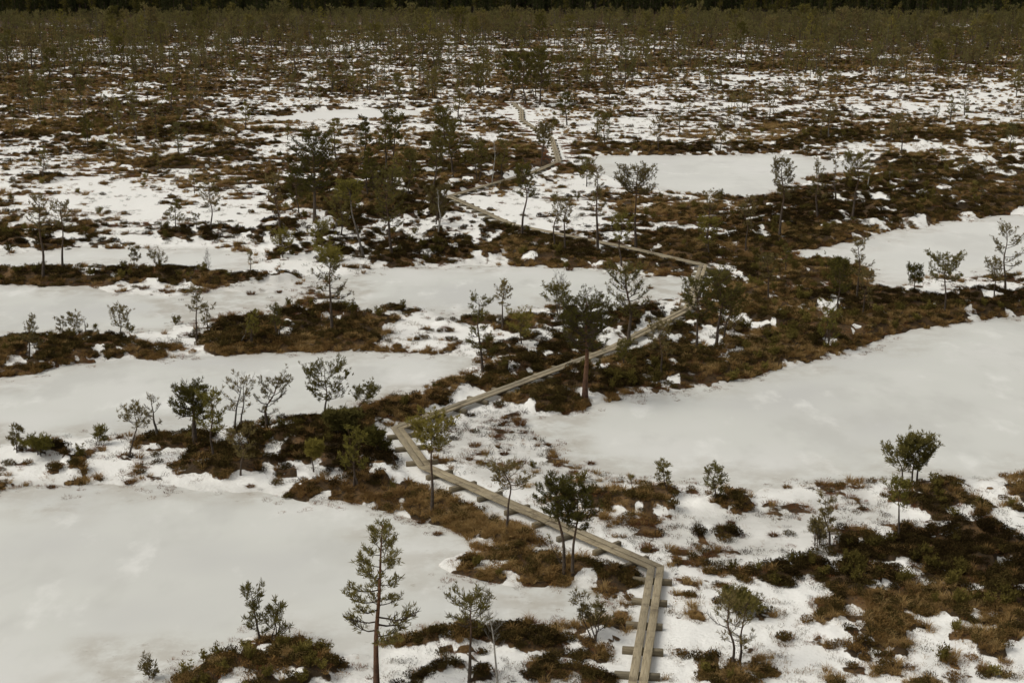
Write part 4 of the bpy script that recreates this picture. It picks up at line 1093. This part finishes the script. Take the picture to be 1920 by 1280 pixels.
ORD = ["first", "second", "third", "fourth", "fifth", "sixth", "seventh", "eighth", "ninth", "tenth", "eleventh", "twelfth", "thirteenth", "fourteenth"]
by_label = {}
for lb, px_, e in singles: by_label.setdefault(lb, []).append((px_, e))
for lb, es in by_label.items():
    if len(es) > 1:
        for k, (_, e) in enumerate(sorted(es, key=lambda q: q[0])):
            if k < len(ORD): e['label'] = "%s-from-left %s" % (ORD[k], lb)
def joined(seed, **kw):
    """light single-mesh pine for the far mass"""
    p = grow(seed, **kw)
    vs_, fs, mats, n = [], [], [], 0
    me = bpy.data.meshes.new("far_pine")
    V, Q, MI = [], [], []
    for q, src in enumerate(p.values()):
        v = np.empty(len(src.vertices) * 3, np.float32); src.vertices.foreach_get("co", v)
        li = np.empty(len(src.loops), np.int32); src.loops.foreach_get("vertex_index", li)
        V.append(v.reshape(-1, 3)); Q.append(li.reshape(-1, 4) + n); MI.append(np.full(len(li) // 4, q)); n += len(v) // 3
    me = mesh_from("far_pine", np.concatenate(V), np.concatenate(Q), None)
    for src in p.values(): me.materials.append(src.materials[0])
    me.polygons.foreach_set("material_index", np.concatenate(MI).astype(np.int32))
    return me
far_kinds = [joined(700 + k, H=4.0, W=[.8, .7, .95, .75, .9, .8][k], cb=[.3, .15, .45, .2, .3, .4][k], style=['round', 'cone', 'umbrella', 'round', 'cone', 'column'][k], dens=1.0, crook=.03, tuft=.34, k=5, detail=.38, leaf=['far', 'mid', 'far', 'far', 'dull', 'far'][k]) for k in range(6)]
proto('far_pine', far_kinds)
scatter("far_pines", "distant small bog pines merging before the forest edge", 'far_pine', X[mask], Y[mask], Z[mask], HT[mask] / 4.0, rs2.uniform(0, 1, mask.sum()), rs2, .03)
forest_kinds = [joined(800 + k, H=14.0, W=[1.9, 2.1, 1.7, 2.3, 1.8][k], cb=[.15, .3, .05, .35, .1][k], style=['cone', 'round', 'cone', 'column', 'cone'][k], dens=1.1, crook=.01, tuft=.95, k=5, detail=.22, leaf=['spruce', 'dark', 'spruce', 'spruce', 'spruce'][k]) for k in range(5)]
proto('forest', forest_kinds)
x, y = [], []
for r0, r1, d, in ((485, 520, .03), (520, 700, .06)):
    p = ring_points(r0, r1, d); x.append(p[0]); y.append(p[1])
x, y = np.concatenate(x), np.concatenate(y)
r = np.hypot(x, y)
h = np.interp(r, [485, 520, 560, 600], [.55, .8, 1.0, 1.1]) * rs2.uniform(.75, 1.2, len(x))
scatter("far_forest", "dark conifer forest closing the bog at the top", 'forest', x, y, np.full(len(x), .1), h, rs2.uniform(0, 1, len(x)), rs2, .02)

# ------------------------------------------------------------------ lone grass tussocks on ice and slush
TU = [(1060,775,14,'g',"golden tussock on the ice below the heath's shore"),(1026,834,8,'r',"tiny russet tussock on the largest pond's left ice"),(1108,868,8,'r',"small russet tuft alone on the ice right of the tiny one"),(1068,506,15,'g',"bright orange tussock on the far shore of the middle pond"),
 (975,797,26,'r',"russet hummock of grass with bare twigs in the slush"),(940,800,10,'r',"small russet tuft left of the twiggy hummock"),(890,840,22,'r',"wide russet grass patch right of the yellow crowned pine"),(880,865,12,'r',"small russet patch below the wide one"),(945,855,16,'r',"thin russet tuft midway in the slush"),
 (1045,875,14,'g',"tan tuft near the slush's lower edge"),(1075,890,18,'r',"twiggy russet tuft beside the tan tuft"),(900,870,12,'r',"russet tuft close to the long boardwalk stretch"),(540,1098,0,'r',""),(880,1122,10,'r',"lone russet tuft on the nearest pond's right arm"),
 (305,548,14,'r',"left one of the tufts on the left pond's far ice"),(270,545,20,'r',"brown double tuft on the left pond's far ice"),(315,551,14,'r',"small tuft right of the double tuft on the ice"),(385,547,16,'r',"reddish tuft in the slush right of the left pond"),(470,551,16,'r',"long russet tuft in the slush by the capped pine"),
 (524,548,10,'r',"tiny tuft next to the long russet tuft"),(560,535,14,'r',"brown tuft left of the capped pine"),(240,906,12,'r',"brown tuft on the nearest pond's upper shore"),(95,912,14,'r',"flat dark tuft at the upper left shore of the nearest pond"),(470,914,6,'r',"single dark sprig on the snow above the nearest pond"),
 (1475,915,14,'r',"russet fringe tuft at the largest pond's lower shore"),(1540,912,22,'r',"long russet tussock at the largest pond's lower shore"),(1352,1000,22,'r',"snow dusted russet tussock in the slush field"),(1450,1008,16,'r',"dark twiggy tussock right of the snow dusted one"),(1140,800,0,'r',""),
 (1220,540,10,'r',"small tuft on the slush left of the boardwalk's right bend"),(1245,515,12,'g',"tan tuft by the boardwalk's right bend"),(1215,518,10,'g',"tan tuft left of the one at the right bend"),(1300,560,12,'g',"golden tuft under the pine at the right bend"),(790,978,12,'r',"grey red tuft on the nearest pond's bank below sedge"),
 (820,1000,10,'r',"faint tuft in the slush on the nearest pond's bank"),(660,505,20,'g',"golden tussock at the middle pond's far left shore"),(1370,985,10,'r',"little tuft between hummock and snow dusted tussock"),(955,990,22,'h',"dark grassy mound at the foot of the crooked thin pine")]
def tussock(seed, s, leaf):
    r_ = np.random.RandomState(seed)
    return mesh_from("tussock", *combine([blades(r_, 150, .34 * s, .3, .016, 1.2, .5, .5, .22 * s)]), leaf)
for i, (bx, by, w, c, label) in enumerate(TU):
    if not w: continue
    x, y = (float(v) for v in unproj(bx, by, .03))
    z = max(ground_z(x, y), 0.0)
    mpp = math.sqrt(x * x + y * y + CAM_H ** 2) / FPX
    s = max(.5, w * mpp / .55)
    o = link("grass_tussock", tussock(60 + i, min(s, 1.0), M['tussock']), None, (x, y, z - .01))
    o.scale = (max(1, s), max(1, s * .8), 1)
    tag(o, label, 'tussock', 'grass tussocks on ice and slush')
